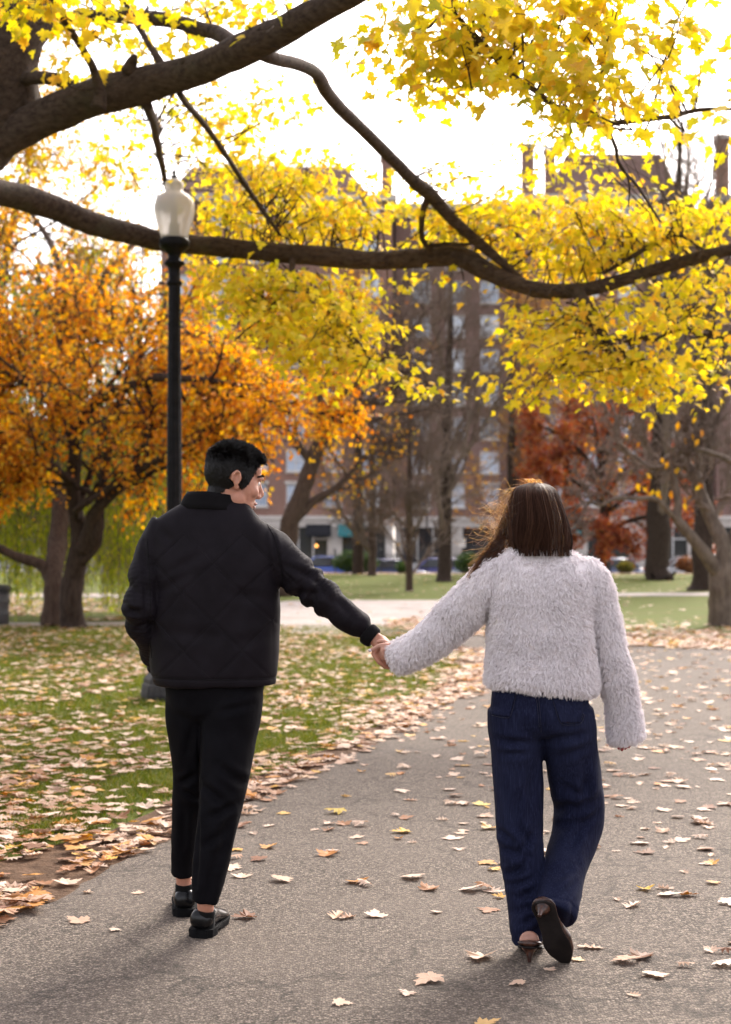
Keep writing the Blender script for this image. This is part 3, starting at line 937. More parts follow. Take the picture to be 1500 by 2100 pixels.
def bough(rows, name='bough', sides=18, rough=.05):
    """rows: photo column, row, distance, half thickness in photo pixels"""
    b = Buf()
    rows = np.array(rows, float)
    p = np.array([P(x, y, d) for x, y, d, _ in rows])
    r = rows[:, 3]*rows[:, 2]/FPX
    q = limb(b, p, r, sides=sides, rough=rough)
    limbs.append(q)
    b.build(name, M_BARK_MAPLE, maple)
    return q
bough([(-230, 430, 11.9, 44), (-120, 362, 11.7, 42), (0, 288, 11.5, 40), (100, 238, 11.4, 38), (210, 196, 11.2, 39), (320, 168, 11.0, 37), (430, 132, 10.7, 33), (540, 84, 10.4, 33), (640, 32, 10.1, 29), (760, -34, 9.8, 26), (900, -110, 9.5, 22), (1060, -200, 9.2, 15)], sides=26)
bough([(-250, 330, 12.0, 36), (-120, 362, 12.8, 31), (0, 396, 13.4, 28), (100, 424, 13.8, 26), (200, 462, 14.1, 24), (300, 489, 14.4, 22), (400, 502, 14.6, 20), (500, 514, 14.6, 20), (600, 521, 14.6, 20), (700, 527, 14.6, 20), (800, 530, 14.6, 19), (900, 524, 14.5, 20), (955, 530, 14.4, 21), (1000, 560, 14.3, 19), (1060, 587, 14.2, 17), (1130, 597, 14.1, 16), (1200, 590, 14.0, 15), (1300, 566, 13.9, 14), (1400, 536, 13.8, 13), (1500, 510, 13.6, 12), (1640, 470, 13.4, 10)], sides=22)
bough([(500, 96, 10.6, 16), (470, 80, 10.9, 15), (430, 62, 11.2, 16), (350, 42, 11.5, 15), (230, 36, 11.7, 14), (110, 42, 11.8, 13), (-30, 70, 11.8, 12)])
bough([(30, 165, 11.4, 13), (80, 160, 11.3, 14), (125, 166, 11.3, 13), (165, 188, 11.3, 15), (200, 205, 11.25, 18)])
bough([(200, 225, 10.9, 17), (206, 196, 10.9, 12), (190, 135, 10.8, 8), (145, 62, 10.6, 8), (108, 0, 10.4, 7), (80, -50, 10.3, 6)])
bough([(345, 150, 10.95, 9), (325, 120, 11.0, 8), (300, 80, 11.1, 7), (270, 30, 11.2, 6), (240, -30, 11.3, 5)])
bough([(262, 150, 11.0, 16), (272, 126, 10.95, 11), (276, 116, 10.9, 6)], sides=10)
bough([(390, 130, 10.8, 13), (383, 126, 10.78, 13), (372, 122, 10.75, 8)], sides=10)
bough([(530, 105, 10.45, 17), (560, 120, 10.6, 13), (610, 132, 11.0, 13), (648, 150, 11.4, 14), (668, 185, 11.8, 14), (700, 224, 12.2, 14), (750, 272, 12.7, 13), (800, 322, 13.1, 13), (850, 372, 13.5, 14), (884, 400, 13.8, 15), (930, 452, 14.0, 12), (985, 500, 14.2, 11), (1035, 543, 14.25, 9), (1072, 578, 14.25, 9)])
bough([(884, 402, 13.8, 10), (870, 424, 13.9, 7), (865, 462, 14.1, 6), (868, 492, 14.3, 6), (884, 512, 14.4, 7)], sides=12)
bough([(880, 505, 14.4, 5), (920, 500, 14.3, 5), (955, 502, 14.2, 4), (990, 490, 14.1, 2)], sides=8)
bough([(1178, 590, 14.0, 15), (1195, 618, 13.9, 13), (1215, 655, 13.7, 12), (1238, 692, 13.5, 11), (1262, 718, 13.4, 7), (1300, 736, 13.3, 4)], sides=14)
bough([(860, -60, 9.4, 9), (930, 30, 9.3, 8), (1005, 105, 9.2, 7), (1045, 150, 9.2, 6.5), (1100, 188, 9.2, 6), (1160, 232, 9.2, 5.5), (1205, 256, 9.2, 6), (1280, 250, 9.2, 6), (1370, 239, 9.2, 5), (1440, 224, 9.2, 4), (1520, 224, 9.2, 3)], sides=12)
bough([(1060, 130, 9.3, 4), (1105, 166, 9.3, 4), (1150, 198, 9.3, 4), (1195, 222, 9.3, 4), (1236, 246, 9.3, 4)], sides=10)
bough([(1243, 255, 9.2, 4), (1262, 300, 9.5, 4), (1272, 340, 9.9, 3.6), (1310, 385, 10.6, 3.2), (1355, 455, 11.5, 2.4)], sides=8)
bough([(1268, 330, 9.8, 3), (1290, 370, 10, 2.4), (1290, 425, 10.2, 1.5)], sides=6)
bough([(368, 190, 11.0, 8), (385, 215, 11.4, 7), (425, 262, 12.1, 6), (468, 325, 12.8, 6), (512, 392, 13.5, 5.5), (545, 440, 14.0, 5), (575, 482, 14.3, 4)], sides=10)
bough([(302, 214, 11.1, 11), (314, 250, 12.3, 10), (322, 290, 13.6, 8), (331, 330, 14.6, 7), (338, 370, 14.9, 5), (344, 400, 15.0, 3)], sides=10)
bough([(1240, 560, 13.9, 4), (1290, 530, 13.8, 5), (1345, 498, 13.7, 5), (1390, 482, 13.6, 3), (1440, 510, 13.5, 2)], sides=8)
bough([(600, 525, 14.6, 7), (602, 570, 14.3, 6), (640, 600, 14.1, 5), (690, 640, 13.9, 4), (760, 740, 13.6, 3)], sides=8)
bough([(602, 572, 14.3, 5), (575, 610, 14.2, 4), (535, 650, 14.1, 3), (480, 700, 14.0, 2)], sides=8)
bough([(1500, 700, 13.2, 7), (1470, 685, 13.2, 6), (1440, 690, 13.2, 5), (1400, 672, 13.3, 4), (1340, 700, 13.4, 3)], sides=8)
bough([(1340, 700, 13.5, 8), (1310, 690, 13.6, 6), (1280, 702, 13.6, 3)], sides=8)

# leaf sprays: photo column, row, distance, half width, half height, leaves
SPRAYS = [
 (1040, 60, 8.8, 300, 110, 520), (1180, 150, 8.6, 190, 85, 250), (880, 120, 9.0, 150, 80, 190), (1330, 40, 8.9, 150, 90, 60), (800, 40, 9.2, 90, 60, 80), (1120, -40, 8.8, 340, 60, 200), (1210, 190, 8.5, 60, 45, 45),
 (90, 20, 10.2, 150, 50, 130), (90, 75, 10.4, 110, 30, 60), (320, 30, 11.0, 90, 40, 45), (470, 30, 12.8, 120, 45, 150), (560, 90, 10.2, 45, 32, 24), (220, 100, 11.6, 90, 60, 40), (390, 95, 12, 90, 40, 40),
 (430, 250, 13.6, 110, 60, 170), (490, 330, 14.2, 90, 80, 200), (300, 262, 15.6, 90, 40, 50), (290, 330, 15.8, 60, 50, 30), (540, 220, 12.6, 60, 60, 60), (425, 350, 15.8, 60, 60, 80), (170, 320, 15.5, 150, 60, 60),
 (620, 375, 14.6, 140, 50, 240), (520, 430, 14.9, 130, 70, 280), (700, 420, 15.0, 130, 60, 300), (600, 480, 15.1, 220, 45, 260), (760, 470, 15.1, 90, 50, 120), (450, 500, 15.2, 70, 60, 110),
 (520, 570, 14.4, 150, 55, 280), (620, 610, 14.2, 150, 70, 330), (640, 690, 13.9, 130, 70, 280), (720, 650, 13.9, 110, 50, 160), (720, 720, 13.7, 100, 55, 150), (650, 770, 13.7, 60, 45, 60), (560, 650, 14.2, 110, 60, 160), (800, 770, 13.5, 90, 25, 36), (850, 790, 13.4, 40, 35, 20), (465, 600, 14.6, 70, 70, 70), (870, 560, 14.3, 70, 40, 40), (960, 575, 14.3, 60, 35, 40), (780, 560, 14.4, 60, 35, 50),
 (960, 400, 14.2, 130, 70, 160), (900, 470, 14.6, 100, 60, 140), (1010, 460, 14.4, 120, 60, 200), (880, 340, 13.8, 60, 30, 14), (1100, 480, 14.5, 130, 70, 280), (1180, 410, 14.0, 110, 80, 130), (1220, 340, 13.2, 110, 60, 60), (1290, 470, 14.2, 140, 80, 300), (1130, 540, 14.5, 150, 50, 230), (1420, 470, 13.9, 110, 70, 160), (1250, 540, 14.2, 130, 40, 160), (1085, 350, 13.2, 50, 60, 40), (1180, 280, 12.4, 90, 40, 36), (1450, 420, 13.4, 80, 60, 60), (1380, 530, 14.0, 120, 50, 120), 
 (1130, 650, 13.7, 110, 60, 220), (1230, 640, 13.6, 130, 60, 200), (1150, 730, 13.5, 120, 60, 250), (1260, 770, 13.3, 110, 55, 220), (1340, 740, 13.3, 90, 70, 150), (1370, 640, 13.5, 110, 60, 160), (1450, 600, 13.3, 90, 60, 120), (1080, 770, 13.4, 60, 40, 60), (1330, 830, 13.1, 60, 30, 40), (1470, 790, 12.9, 50, 50, 30), (1470, 690, 13.2, 60, 60, 50), (1130, 795, 13.3, 50, 30, 40),
 (1460, 60, 9.3, 60, 80, 24), (1470, 200, 9.3, 60, 60, 20), (1470, 310, 9.6, 40, 40, 8), (1300, 250, 9.2, 160, 40, 36),
]
lp, lt, ln_, lsz = [], [], [], []
twp, twr = [], []
LP = np.vstack([q[0] for q in limbs])
LR = np.concatenate([q[1] for q in limbs])
for (x, y, d, hw, hh, n) in SPRAYS:
    c = P(x, y, d)
    rx, rz = hw*d/FPX, hh*d/FPX
    ry = 0.55+0.35*rx
    # sub-sprays: flat drooping plates of leaves on a twig
    n = int(n*(1.5 if d > 11 else 1.0))
    k = max(3, int(n/17))
    u = rng.normal(size=(k, 3)); u = nrm(u)*rng.random((k, 1))**(1/2.2)
    sc = c+u*np.array([rx, ry, rz])
    for s in sc:
        dd = np.linalg.norm(LP-s, axis=1)
        j = np.argmin(dd+rng.uniform(0, .25, len(dd)))
        a = LP[j]
        if dd[j] < 1.6 and rng.random() < .7:
            m1 = a*.6+s*.4+rng.normal(0, .10, 3)+np.array([0, 0, .06*dd[j]])
            m2 = a*.25+s*.75+rng.normal(0, .09, 3)+np.array([0, 0, .04*dd[j]])
            e = s+nrm(s-a)*.18+np.array([0, 0, -.05])
            pth = cr([a, m1, m2, s, e], 9)
            twp.append(pth); twr.append(np.linspace(min(.008, LR[j]*.5), .0018, 9))
    per = int(round(n/k))
    for s in sc:
        m = max(2, per+rng.integers(-3, 4))
        off = rng.normal(size=(m, 3))*np.array([.16, .16, .06])
        ps = s+off
        out = nrm(off*np.array([1, 1, .2])+1e-3)
        tip = nrm(out*.75+np.array([0, 0, -1.])*rng.uniform(.15, 1.1, (m, 1))+rng.normal(0, .3, (m, 3)))
        no = nrm(np.array([0, -.25, 1.])+rng.normal(0, .5, (m, 3)))
        lp.append(ps); lt.append(tip); ln_.append(no); lsz.append(rng.uniform(.042, .098, m) if d > 11 else rng.uniform(.055, .118, m))
lp, lt, ln_, lsz = map(np.concatenate, (lp, lt, ln_, lsz))
MT = [maple_template(c, f, d, s) for c, f, d, s in ((.25, .12, -.08, 1), (-.3, .2, -.15, 2), (.1, .25, -.2, 3), (-.2, -.1, .1, 4), (.4, .05, -.25, 5), (0., .15, -.05, 6))]
a = np.array(twp); r = np.array(twr)
V, q = tube_batch(a, r, 5)
mk('twigs', V, [q], M_BARK_MAPLE, maple, kind='stuff')
# leaves are kept clear of the three big boughs' near side
def clear(p, q):
    ux, uy = q[0][:, 0]/q[0][:, 1]*FPX+750, HOR-(q[0][:, 2]-EYE)/q[0][:, 1]*FPX
    lx_, ly_ = p[:, 0]/p[:, 1]*FPX+750, HOR-(p[:, 2]-EYE)/p[:, 1]*FPX
    d = np.sqrt((lx_[:, None]-ux)**2+(ly_[:, None]-uy)**2)
    j = d.argmin(1)
    return (d[np.arange(len(p)), j] < q[1][j]/q[0][j, 1]*FPX+15) & (p[:, 1] < q[0][j, 1]+.1) & (rng.random(len(p)) < .93)
lamp_q = (np.stack([np.full(60, lx), np.full(60, ly), np.linspace(3.7, 5.05, 60)], -1), np.full(60, .16))
bad = clear(lp, lamp_q) | clear(lp, limbs[0]) | clear(lp, limbs[1]) | clear(lp, limbs[8])
lp, lt, ln_, lsz = lp[~bad], lt[~bad], ln_[~bad], lsz[~bad]
# the 300 leaves that show largest are parts of their own, the rest one mass
px = (lp[:, 0]/lp[:, 1]*FPX+750); py = HOR-(lp[:, 2]-EYE)/lp[:, 1]*FPX
seen = (px > 10) & (px < 1490) & (py > 10)
big = np.where(seen, lsz/lp[:, 1], 0)
order = np.argsort(-big)
top, rest = order[:300], order[300:]
b = Buf()
leaves_at(b, lp[rest], lt[rest], ln_[rest], lsz[rest], MT)
b.build('foliage', M_MAPLE, maple, False, kind='stuff')
LM = [mesh_from('leaf', V, [F], M_MAPLE1, False) for V, F in MT]
Fm = frames(lt[top], ln_[top])
mb = BASE[maple.name]
for i, t in enumerate(top):
    o = bpy.data.objects.new('leaf', LM[i % 6]); C.objects.link(o); o.parent = maple
    Mx = np.eye(4); Mx[:3, :3] = Fm[i].T*lsz[t]; Mx[:3, 3] = lp[t]-mb
    o.matrix_local = Matrix(Mx.tolist())

# ------------------------------------------------------------------ helpers for whole trees
SL = [small_leaf(.36, .14), small_leaf(.30, -.12), small_leaf(.44, .2)]
def tree(name, base, label, trunk_rows, trunk_mat, levels, twig_mat=None, leaf=None, cat='tree', group=None, sides=14, extra=()):
    """trunk_rows: list of (x, y, z, r) in metres; levels: kwargs for successive spawn() generations"""
    t = thing(name, base, label, cat, group)
    tb = Buf()
    paths = []
    for rows in [trunk_rows]+list(extra):
        rows = np.array(rows, float)
        p, r = limb(tb, rows[:, :3], rows[:, 3], sides=sides, rough=.06, n=max(10, int(len(rows)*5)))
        paths.append((p, r))
    tb.build('trunk', trunk_mat, t)
    K = 12
    def rs(p, r):
        i = np.linspace(0, len(p)-1, K)
        return np.stack([np.interp(i, np.arange(len(p)), p[:, c]) for c in range(3)], -1), np.interp(i, np.arange(len(p)), r)
    cur = [rs(*q) for q in paths]
    cp, crd = np.array([c[0] for c in cur]), np.array([c[1] for c in cur])
    bb = Buf()
    last = cp
    allp = []
    for i, lv in enumerate(levels):
        cp, crd = spawn(cp, crd, **lv)
        crd = np.maximum(crd, lv_min[i] if i < len(lv_min) else .002)
        V, q = tube_batch(cp, crd, (8, 6, 4, 3, 3)[min(i, 4)])
        bb.add(V, [q])
        last = cp
        allp.append(cp)
    if levels:
        bb.build('branches', twig_mat or trunk_mat, t, kind='stuff')
    if leaf:
        src = last if not leaf.get('two') else None
        if src is None:
            p1, d1 = along(allp[-1], leaf['n'], .1, 1)
            p2, d2 = along(allp[-2], leaf['n']*2, .3, 1)
            ps, ds = np.vstack([p1, p2]), np.vstack([d1, d2])
        else:
            ps, ds = along(last, leaf['n'], leaf.get('t0', .1), 1)
        if 'keep' in leaf:
            k = leaf['keep'](ps); ps, ds = ps[k], ds[k]
        m = len(ps)
        ps = ps+rng.normal(0, leaf.get('jit', .12), (m, 3))
        tip = nrm(ds*.4+rng.normal(0, .7, (m, 3))+np.array([0, 0, -leaf.get('droop', .5)]))
        no = rnd_dir(m, .5)
        b = Buf()
        leaves_at(b, ps, tip, no, rng.uniform(*leaf['size'], m), SL)
        b.build('crown', leaf['mat'], t, False, kind='stuff')
    return t, allp
lv_min = [.016, .011, .0085, .007, .006]

# ------------------------------------------------------------------ orange tree on the left lawn
M_ORANGE = leafmat('orange_autumn_leaf', [(0, (.44, .13, .02)), (.25, (.66, .24, .025)), (.6, (.78, .37, .035)), (.85, (.82, .49, .05)), (1, (.60, .42, .07))], .58, .55, .25)
D0 = 25.6
def pp(x, y, d=D0): return P(x, y, d)
def rows(lst, d=D0): return [(*pp(x, y, d+dd), r*d/FPX) for x, y, dd, r in lst]
orange, oa = tree('orange_tree', G(150, 1287), 'gnarled dark tree with dense orange foliage left of the man',
    rows([(150, 1296, .6, 32), (150, 1270, .6, 26), (147, 1220, .5, 24), (150, 1180, .5, 23), (163, 1130, .3, 20), (160, 1080, .2, 17), (150, 1010, .1, 15), (155, 930, 0, 14), (148, 880, 0, 12), (130, 800, .2, 8), (120, 700, .4, 5), (140, 600, .5, 3)]), M_BARK_DARK,
    [dict(nchild=9, t0=.42, t1=1, ang=.9, lenf=.55, radf=.55, up=.03, wig=.22, k=8),
     dict(nchild=8, t0=.2, t1=1, ang=.8, lenf=.5, radf=.55, up=-.02, wig=.25, k=6),
     dict(nchild=7, t0=.15, t1=1, ang=.8, lenf=.55, radf=.5, up=-.08, wig=.25, k=5)],
    None, dict(n=7, size=(.065, .115), mat=M_ORANGE, jit=.13, droop=.7, two=True),
    extra=[rows([(155, 900, 0, 12), (175, 845, -.2, 12), (215, 812, -.4, 13), (260, 796, -.6, 12), (320, 776, -.8, 10), (380, 776, -.9, 8), (450, 782, -1, 6), (520, 800, -1.1, 4), (580, 840, -1.2, 2)]),
           rows([(168, 1130, .2, 17), (185, 1085, 0, 15), (195, 1050, -.2, 13), (240, 1005, -.5, 10), (300, 955, -.8, 8), (350, 930, -1, 6), (400, 890, -1.1, 4), (470, 870, -1.2, 2)]),
           rows([(165, 1150, .3, 14), (190, 1120, .2, 15), (200, 1090, 0, 14), (205, 1040, -.1, 11), (215, 960, -.2, 9), (240, 860, 0, 7), (265, 760, .3, 5), (300, 660, .6, 3)]),
           rows([(150, 900, 0, 10), (120, 850, .4, 8), (70, 800, .8, 6), (20, 770, 1, 5), (-50, 760, 1.2, 3)]),
           rows([(150, 990, 0, 10), (110, 960, -.4, 8), (60, 930, -.8, 6), (0, 920, -1, 5), (-60, 930, -1.2, 3)])])

# ------------------------------------------------------------------ weeping willow behind it
M_WILLOW = leafmat('willow_leaf', [(0, (.18, .25, .025)), (.5, (.38, .44, .04)), (.85, (.58, .57, .06)), (1, (.66, .54, .08))], .58, .55, .2)
def willow():
    D = 29.5
    bse = P(105, 1281, 26.9); bse[2] = 0
    t = thing('willow_tree', bse, 'weeping willow with hanging green strands behind the orange tree', 'tree')
    b = Buf()
    def rw(l): return np.array([(*P(x, y, d), r*d/FPX) for x, y, d, r in l])
    main = rw([(106, 1286, 26.9, 24), (106, 1262, 26.9, 20), (108, 1220, 26.9, 19), (110, 1175, 27, 20), (118, 1120, 27.5, 20), (125, 1040, 28, 18), (110, 940, 28.5, 16), (120, 800, 29, 14), (140, 650, 29.5, 11), (150, 540, 30, 8)])
    low = rw([(104, 1190, 27, 14), (85, 1160, 27, 12), (40, 1142, 26.9, 10), (0, 1126, 26.8, 9), (-60, 1100, 26.6, 8), (-140, 1060, 26.5, 6)])
    sps = [main, low]
    for x0, y0, x1, y1, d in ((120, 900, 350, 560, 30), (120, 850, -80, 560, 30.5), (125, 760, 300, 470, 31), (130, 700, 420, 640, 32), (120, 980, 330, 800, 31), (115, 930, -60, 760, 29.5), (140, 600, 60, 430, 31)):
        sps.append(rw([(x0, y0, 28.8, 9), ((x0*.6+x1*.4), (y0*.45+y1*.55), (28.8+d)/2, 7), (x1, y1, d, 4)]))
    pts = []
    for s in sps:
        p, r = limb(b, s[:, :3], s[:, 3], sides=12, rough=.07, n=30)
        pts.append(p)
    b.build('trunk', M_BARK_BROWN, t)
    # hanging strands
    N = 950
    x = rng.uniform(-60, 470, N); d = rng.uniform(27.9, 33, N)
    ytop = 440+300*((x-150)/330)**2+rng.uniform(0, 560, N)
    top_ = np.array([P(a, c, e) for a, c, e in zip(x, ytop, d)])
    zend = np.clip(rng.normal(.75, .45, N), .12, 2.6)
    zend = np.where((x > 30) & (x < 90) | (x > 175), zend, zend+.5)
    k = 14
    f = np.linspace(0, 1, k)[None, :, None]
    end = top_.copy(); end[:, 2] = zend; end[:, :2] += rng.normal(0, .22, (N, 2))
    pth = top_[:, None]*(1-f)+end[:, None]*f
    pth = pth+np.stack([.07*vnoise(pth, .7), .07*vnoise(pth+9, .7), 0*pth[..., 0]], -1)
    V, q = tube_batch(pth, np.broadcast_to(np.linspace(.010, .004, k), (N, k)), 3)
    mk('hanging_twigs', V, [q], M_TWIG, t, kind='stuff')
    ps, ds = along(pth, 62, .02, 1)
    m = len(ps)
    lb = Buf()
    tip = nrm(np.array([0, 0, -1.])+rng.normal(0, .42, (m, 3)))
    leaves_at(lb, ps+rng.normal(0, .03, (m, 3)), tip, rnd_dir(m), rng.uniform(.08, .15, m), [small_leaf(.09, .03), small_leaf(.12, -.03)])
    lb.build('crown', M_WILLOW, t, False, kind='stuff')
willow()

# ------------------------------------------------------------------ amber tree filling the upper left behind the lamp
M_AMBER = leafmat('amber_leaf', [(0, (.46, .22, .02)), (.4, (.64, .35, .03)), (.8, (.72, .48, .04)), (1, (.50, .44, .06))], .5, .55, .2)
D1 = 33
def trow(l, d): return [(*P(x, y, d+dd), r*d/FPX) for x, y, dd, r in l]
tree('amber_tree', (P(-60, 1240, D1)[0], D1, 0), 'amber tree drooping into the upper left beyond the low bough',
     trow([(-60, 1260, 0, 20), (-50, 1000, 0, 16), (-30, 750, 0, 13), (0, 600, 0, 10), (20, 480, 0, 7), (50, 380, .5, 4)], D1), M_BARK_DARK,
     [dict(nchild=11, t0=.5, t1=1, ang=1.0, lenf=.5, radf=.5, up=.0, wig=.18, k=8),
      dict(nchild=8, t0=.2, t1=1, ang=.7, lenf=.5, radf=.5, up=-.12, wig=.2, k=6),
      dict(nchild=6, t0=.1, t1=1, ang=.7, lenf=.6, radf=.5, up=-.22, wig=.2, k=5)], None,
     dict(n=13, size=(.08, .15), mat=M_AMBER, jit=.20, droop=.9, two=True))

# ------------------------------------------------------------------ leaning tree right of the man
M_GOLD = leafmat('gold_orange_leaf', [(0, (.42, .12, .015)), (.3, (.62, .24, .02)), (.7, (.70, .40, .03)), (1, (.42, .34, .05))], .45, .55, .2)
D2 = 43
tree('leaning_tree', (P(578, 1223, D2)[0], D2, 0), 'leaning forked tree with orange leaves right of the man\'s head',
     trow([(578, 1226, 0, 26), (582, 1150, 0, 22), (592, 1085, 0, 20), (612, 1030, 0, 18), (632, 975, 0, 17), (650, 925, 0, 15), (668, 870, 0, 13), (690, 820, 0, 11), (730, 790, -.3, 8), (770, 775, -.5, 6), (850, 760, -.8, 3)], D2), M_BARK_BROWN,
     [dict(nchild=7, t0=.45, t1=1, ang=.8, lenf=.5, radf=.5, up=.08, wig=.2, k=8),
      dict(nchild=7, t0=.2, t1=1, ang=.7, lenf=.55, radf=.5, up=.02, wig=.25, k=6),
      dict(nchild=6, t0=.15, t1=1, ang=.7, lenf=.6, radf=.45, up=0, wig=.25, k=5)], None,
     dict(n=6, size=(.09, .16), mat=M_GOLD, jit=.2, droop=.5, keep=lambda p: ((p[:, 0]-P(640, 0, D2)[0]) < rng.normal(.9, .9, len(p)))),
     extra=[trow([(600, 1070, 0, 12), (640, 1030, .2, 10), (690, 1000, .4, 7), (740, 945, .6, 4), (780, 900, .8, 2)], D2),
            trow([(640, 950, 0, 10), (600, 900, -.4, 8), (560, 850, -.8, 6), (520, 830, -1, 5), (450, 850, -1.2, 3)], D2),
            trow([(668, 870, 0, 9), (650, 800, .3, 7), (610, 730, .5, 5), (570, 690, .7, 3)], D2),
            trow([(690, 820, 0, 8), (700, 760, .3, 6), (720, 700, .5, 4), (700, 640, .7, 2)], D2)])

# ------------------------------------------------------------------ bare trees in the middle
M_FEWLEAF = leafmat('rusty_leaf_remnant', [(0, (.30, .13, .04)), (.5, (.48, .23, .04)), (1, (.52, .36, .08))], .4, .6, .2)
def bare(name, xb, yb, label, ytop, rpx, n1, ang, mat, tm, up=.12, lean=0, leaf=None, t0=.25, lenf=.45, group='bare trees at the end of the lawn', lv4=True):
    g = G(xb, yb)
    D = g[1]
    zt = EYE+(HOR-ytop)/FPX*D
    r = rpx*D/FPX
    rw = [(g[0], D, -.05, r*1.5), (g[0], D, .25, r*1.08), (g[0]+lean*.1, D, zt*.2, r), (g[0]+lean*.3, D, zt*.45, r*.8), (g[0]+lean*.7, D, zt*.72, r*.5), (g[0]+lean, D, zt, r*.12)]
    lv = [dict(nchild=n1, t0=t0, t1=.98, ang=ang, lenf=lenf, radf=.42, up=up, wig=.10, k=8),
          dict(nchild=7, t0=.15, t1=1, ang=.65, lenf=.5, radf=.5, up=up*.6, wig=.16, k=6),
          dict(nchild=8, t0=.15, t1=1, ang=.65, lenf=.55, radf=.5, up=up*.3, wig=.2, k=5)]
    if lv4: lv.append(dict(nchild=4, t0=.1, t1=1, ang=.6, lenf=.6, radf=.5, up=0, wig=.2, k=4))
    return tree(name, (g[0], D, 0), label, rw, mat, lv, tm, leaf, 'tree', group)
bare('bare_tree', 840, 1213, 'slim young bare tree standing nearest on the sunny grass', 690, 7, 22, .75, M_BARK_BROWN, M_TWIG, .10, t0=.22, lenf=.36)
bare('bare_tree', 764, 1181, 'thin bare tree just left of the slim young one', 780, 8, 20, .8, M_BARK_BROWN, M_TWIG, .10, t0=.25, lenf=.38, leaf=dict(n=1, size=(.08, .14), mat=M_FEWLEAF, jit=.1, keep=lambda p: rng.random(len(p)) < .12))
bare('bare_tree', 912, 1193, 'tall straight bare tree with a thick dark trunk at the lawn\'s end', 520, 14, 20, .7, M_BARK_DARK, M_TWIG, .14, t0=.35, lenf=.42, lean=.3)
bare('rusty_tree', 735, 1178, 'rusty brown thin-leaved tree behind the thin bare ones', 640, 11, 16, .75, M_BARK_DARK, M_TWIG_RED, .12, t0=.3, lenf=.45, leaf=dict(n=2, size=(.10, .18), mat=M_FEWLEAF, jit=.2, keep=lambda p: rng.random(len(p)) < .28), group='rusty thinning trees before the buildings')
bare('rusty_tree', 1050, 1180, 'rusty brown thinning tree behind the woman\'s head', 620, 11, 18, .75, M_BARK_DARK, M_TWIG_RED, .12, t0=.25, lenf=.45, leaf=dict(n=2, size=(.10, .18), mat=M_FEWLEAF, jit=.2, keep=lambda p: rng.random(len(p)) < .45), group='rusty thinning trees before the buildings')
bare('rusty_tree', 1165, 1177, 'rusty thinning tree between the woman\'s head and the red one', 690, 10, 16, .75, M_BARK_DARK, M_TWIG_RED, .12, t0=.25, lenf=.45, leaf=dict(n=2, size=(.10, .18), mat=M_FEWLEAF, jit=.2, keep=lambda p: rng.random(len(p)) < .35), group='rusty thinning trees before the buildings')
bare('bare_tree', 1350, 1190, 'huge bare tree whose trunk flares at the base behind the red tree', 250, 24, 18, .45, M_BARK_DARK, M_TWIG, .22, t0=.3, lenf=.40, lean=1.0, leaf=dict(n=1, size=(.10, .16), mat=M_FEWLEAF, jit=.1, keep=lambda p: rng.random(len(p)) < .03))
bare('bare_tree', 1443, 1211, 'big dark-trunked bare tree beside the forked grey tree', 480, 21, 16, .6, M_BARK_DARK, M_TWIG, .18, t0=.35, lenf=.42, lean=.2)

# ------------------------------------------------------------------ red tree
M_RED = leafmat('red_oak_leaf', [(0, (.19, .045, .028)), (.35, (.34, .080, .042)), (.7, (.45, .135, .062)), (1, (.54, .25, .10))], .42, .5, .25)
gR = G(1238, 1183)
DR = gR[1]
def rr_(l): return [(*P(x, y, DR+dd), r*DR/FPX) for x, y, dd, r in l]
tree('red_tree', (gR[0], DR, 0), 'red-leaved young oak right of the woman\'s head',
     rr_([(1238, 1186, 0, 12), (1238, 1150, 0, 10), (1240, 1080, 0, 9), (1238, 1000, 0, 8), (1230, 940, 0, 6), (1222, 890, 0, 4), (1215, 850, 0, 2)]), M_BARK_DARK,
     [dict(nchild=8, t0=.22, t1=1, ang=.8, lenf=.36, radf=.5, up=.0, wig=.14, k=7),
      dict(nchild=6, t0=.2, t1=1, ang=.7, lenf=.5, radf=.5, up=-.04, wig=.2, k=6),
      dict(nchild=5, t0=.1, t1=1, ang=.7, lenf=.6, radf=.5, up=-.08, wig=.2, k=5)], None,
     dict(n=9, size=(.10, .17), mat=M_RED, jit=.18, droop=.6),
     extra=[rr_(l) for l in (
       [(1240, 1110, 0, 5), (1275, 1075, -.6, 5), (1330, 1060, -1.2, 4), (1385, 1062, -1.6, 3), (1435, 1085, -1.9, 1.5)],
       [(1240, 1060, 0, 5), (1290, 1015, .2, 5), (1350, 990, .3, 4), (1420, 1000, .4, 2)],
       [(1238, 1020, 0, 5), (1285, 960, -.8, 4), (1335, 930, -1.2, 3), (1390, 930, -1.5, 2)],
       [(1238, 1090, 0, 5), (1200, 1070, -.7, 4), (1160, 1075, -1.2, 3), (1125, 1095, -1.5, 2)],
       [(1238, 1040, 0, 5), (1190, 995, .5, 4), (1140, 970, .8, 3), (1095, 965, 1, 2)],
       [(1236, 980, 0, 4), (1185, 920, -.4, 4), (1135, 885, -.8, 3), (1100, 870, -1, 2)],
       [(1230, 950, 0, 4), (1250, 890, .6, 3), (1285, 850, .9, 2), (1310, 830, 1, 1.5)],
       [(1240, 1120, 0, 5), (1225, 1100, -1.2, 4), (1240, 1090, -2.0, 3), (1290, 1110, -2.4, 2)])])

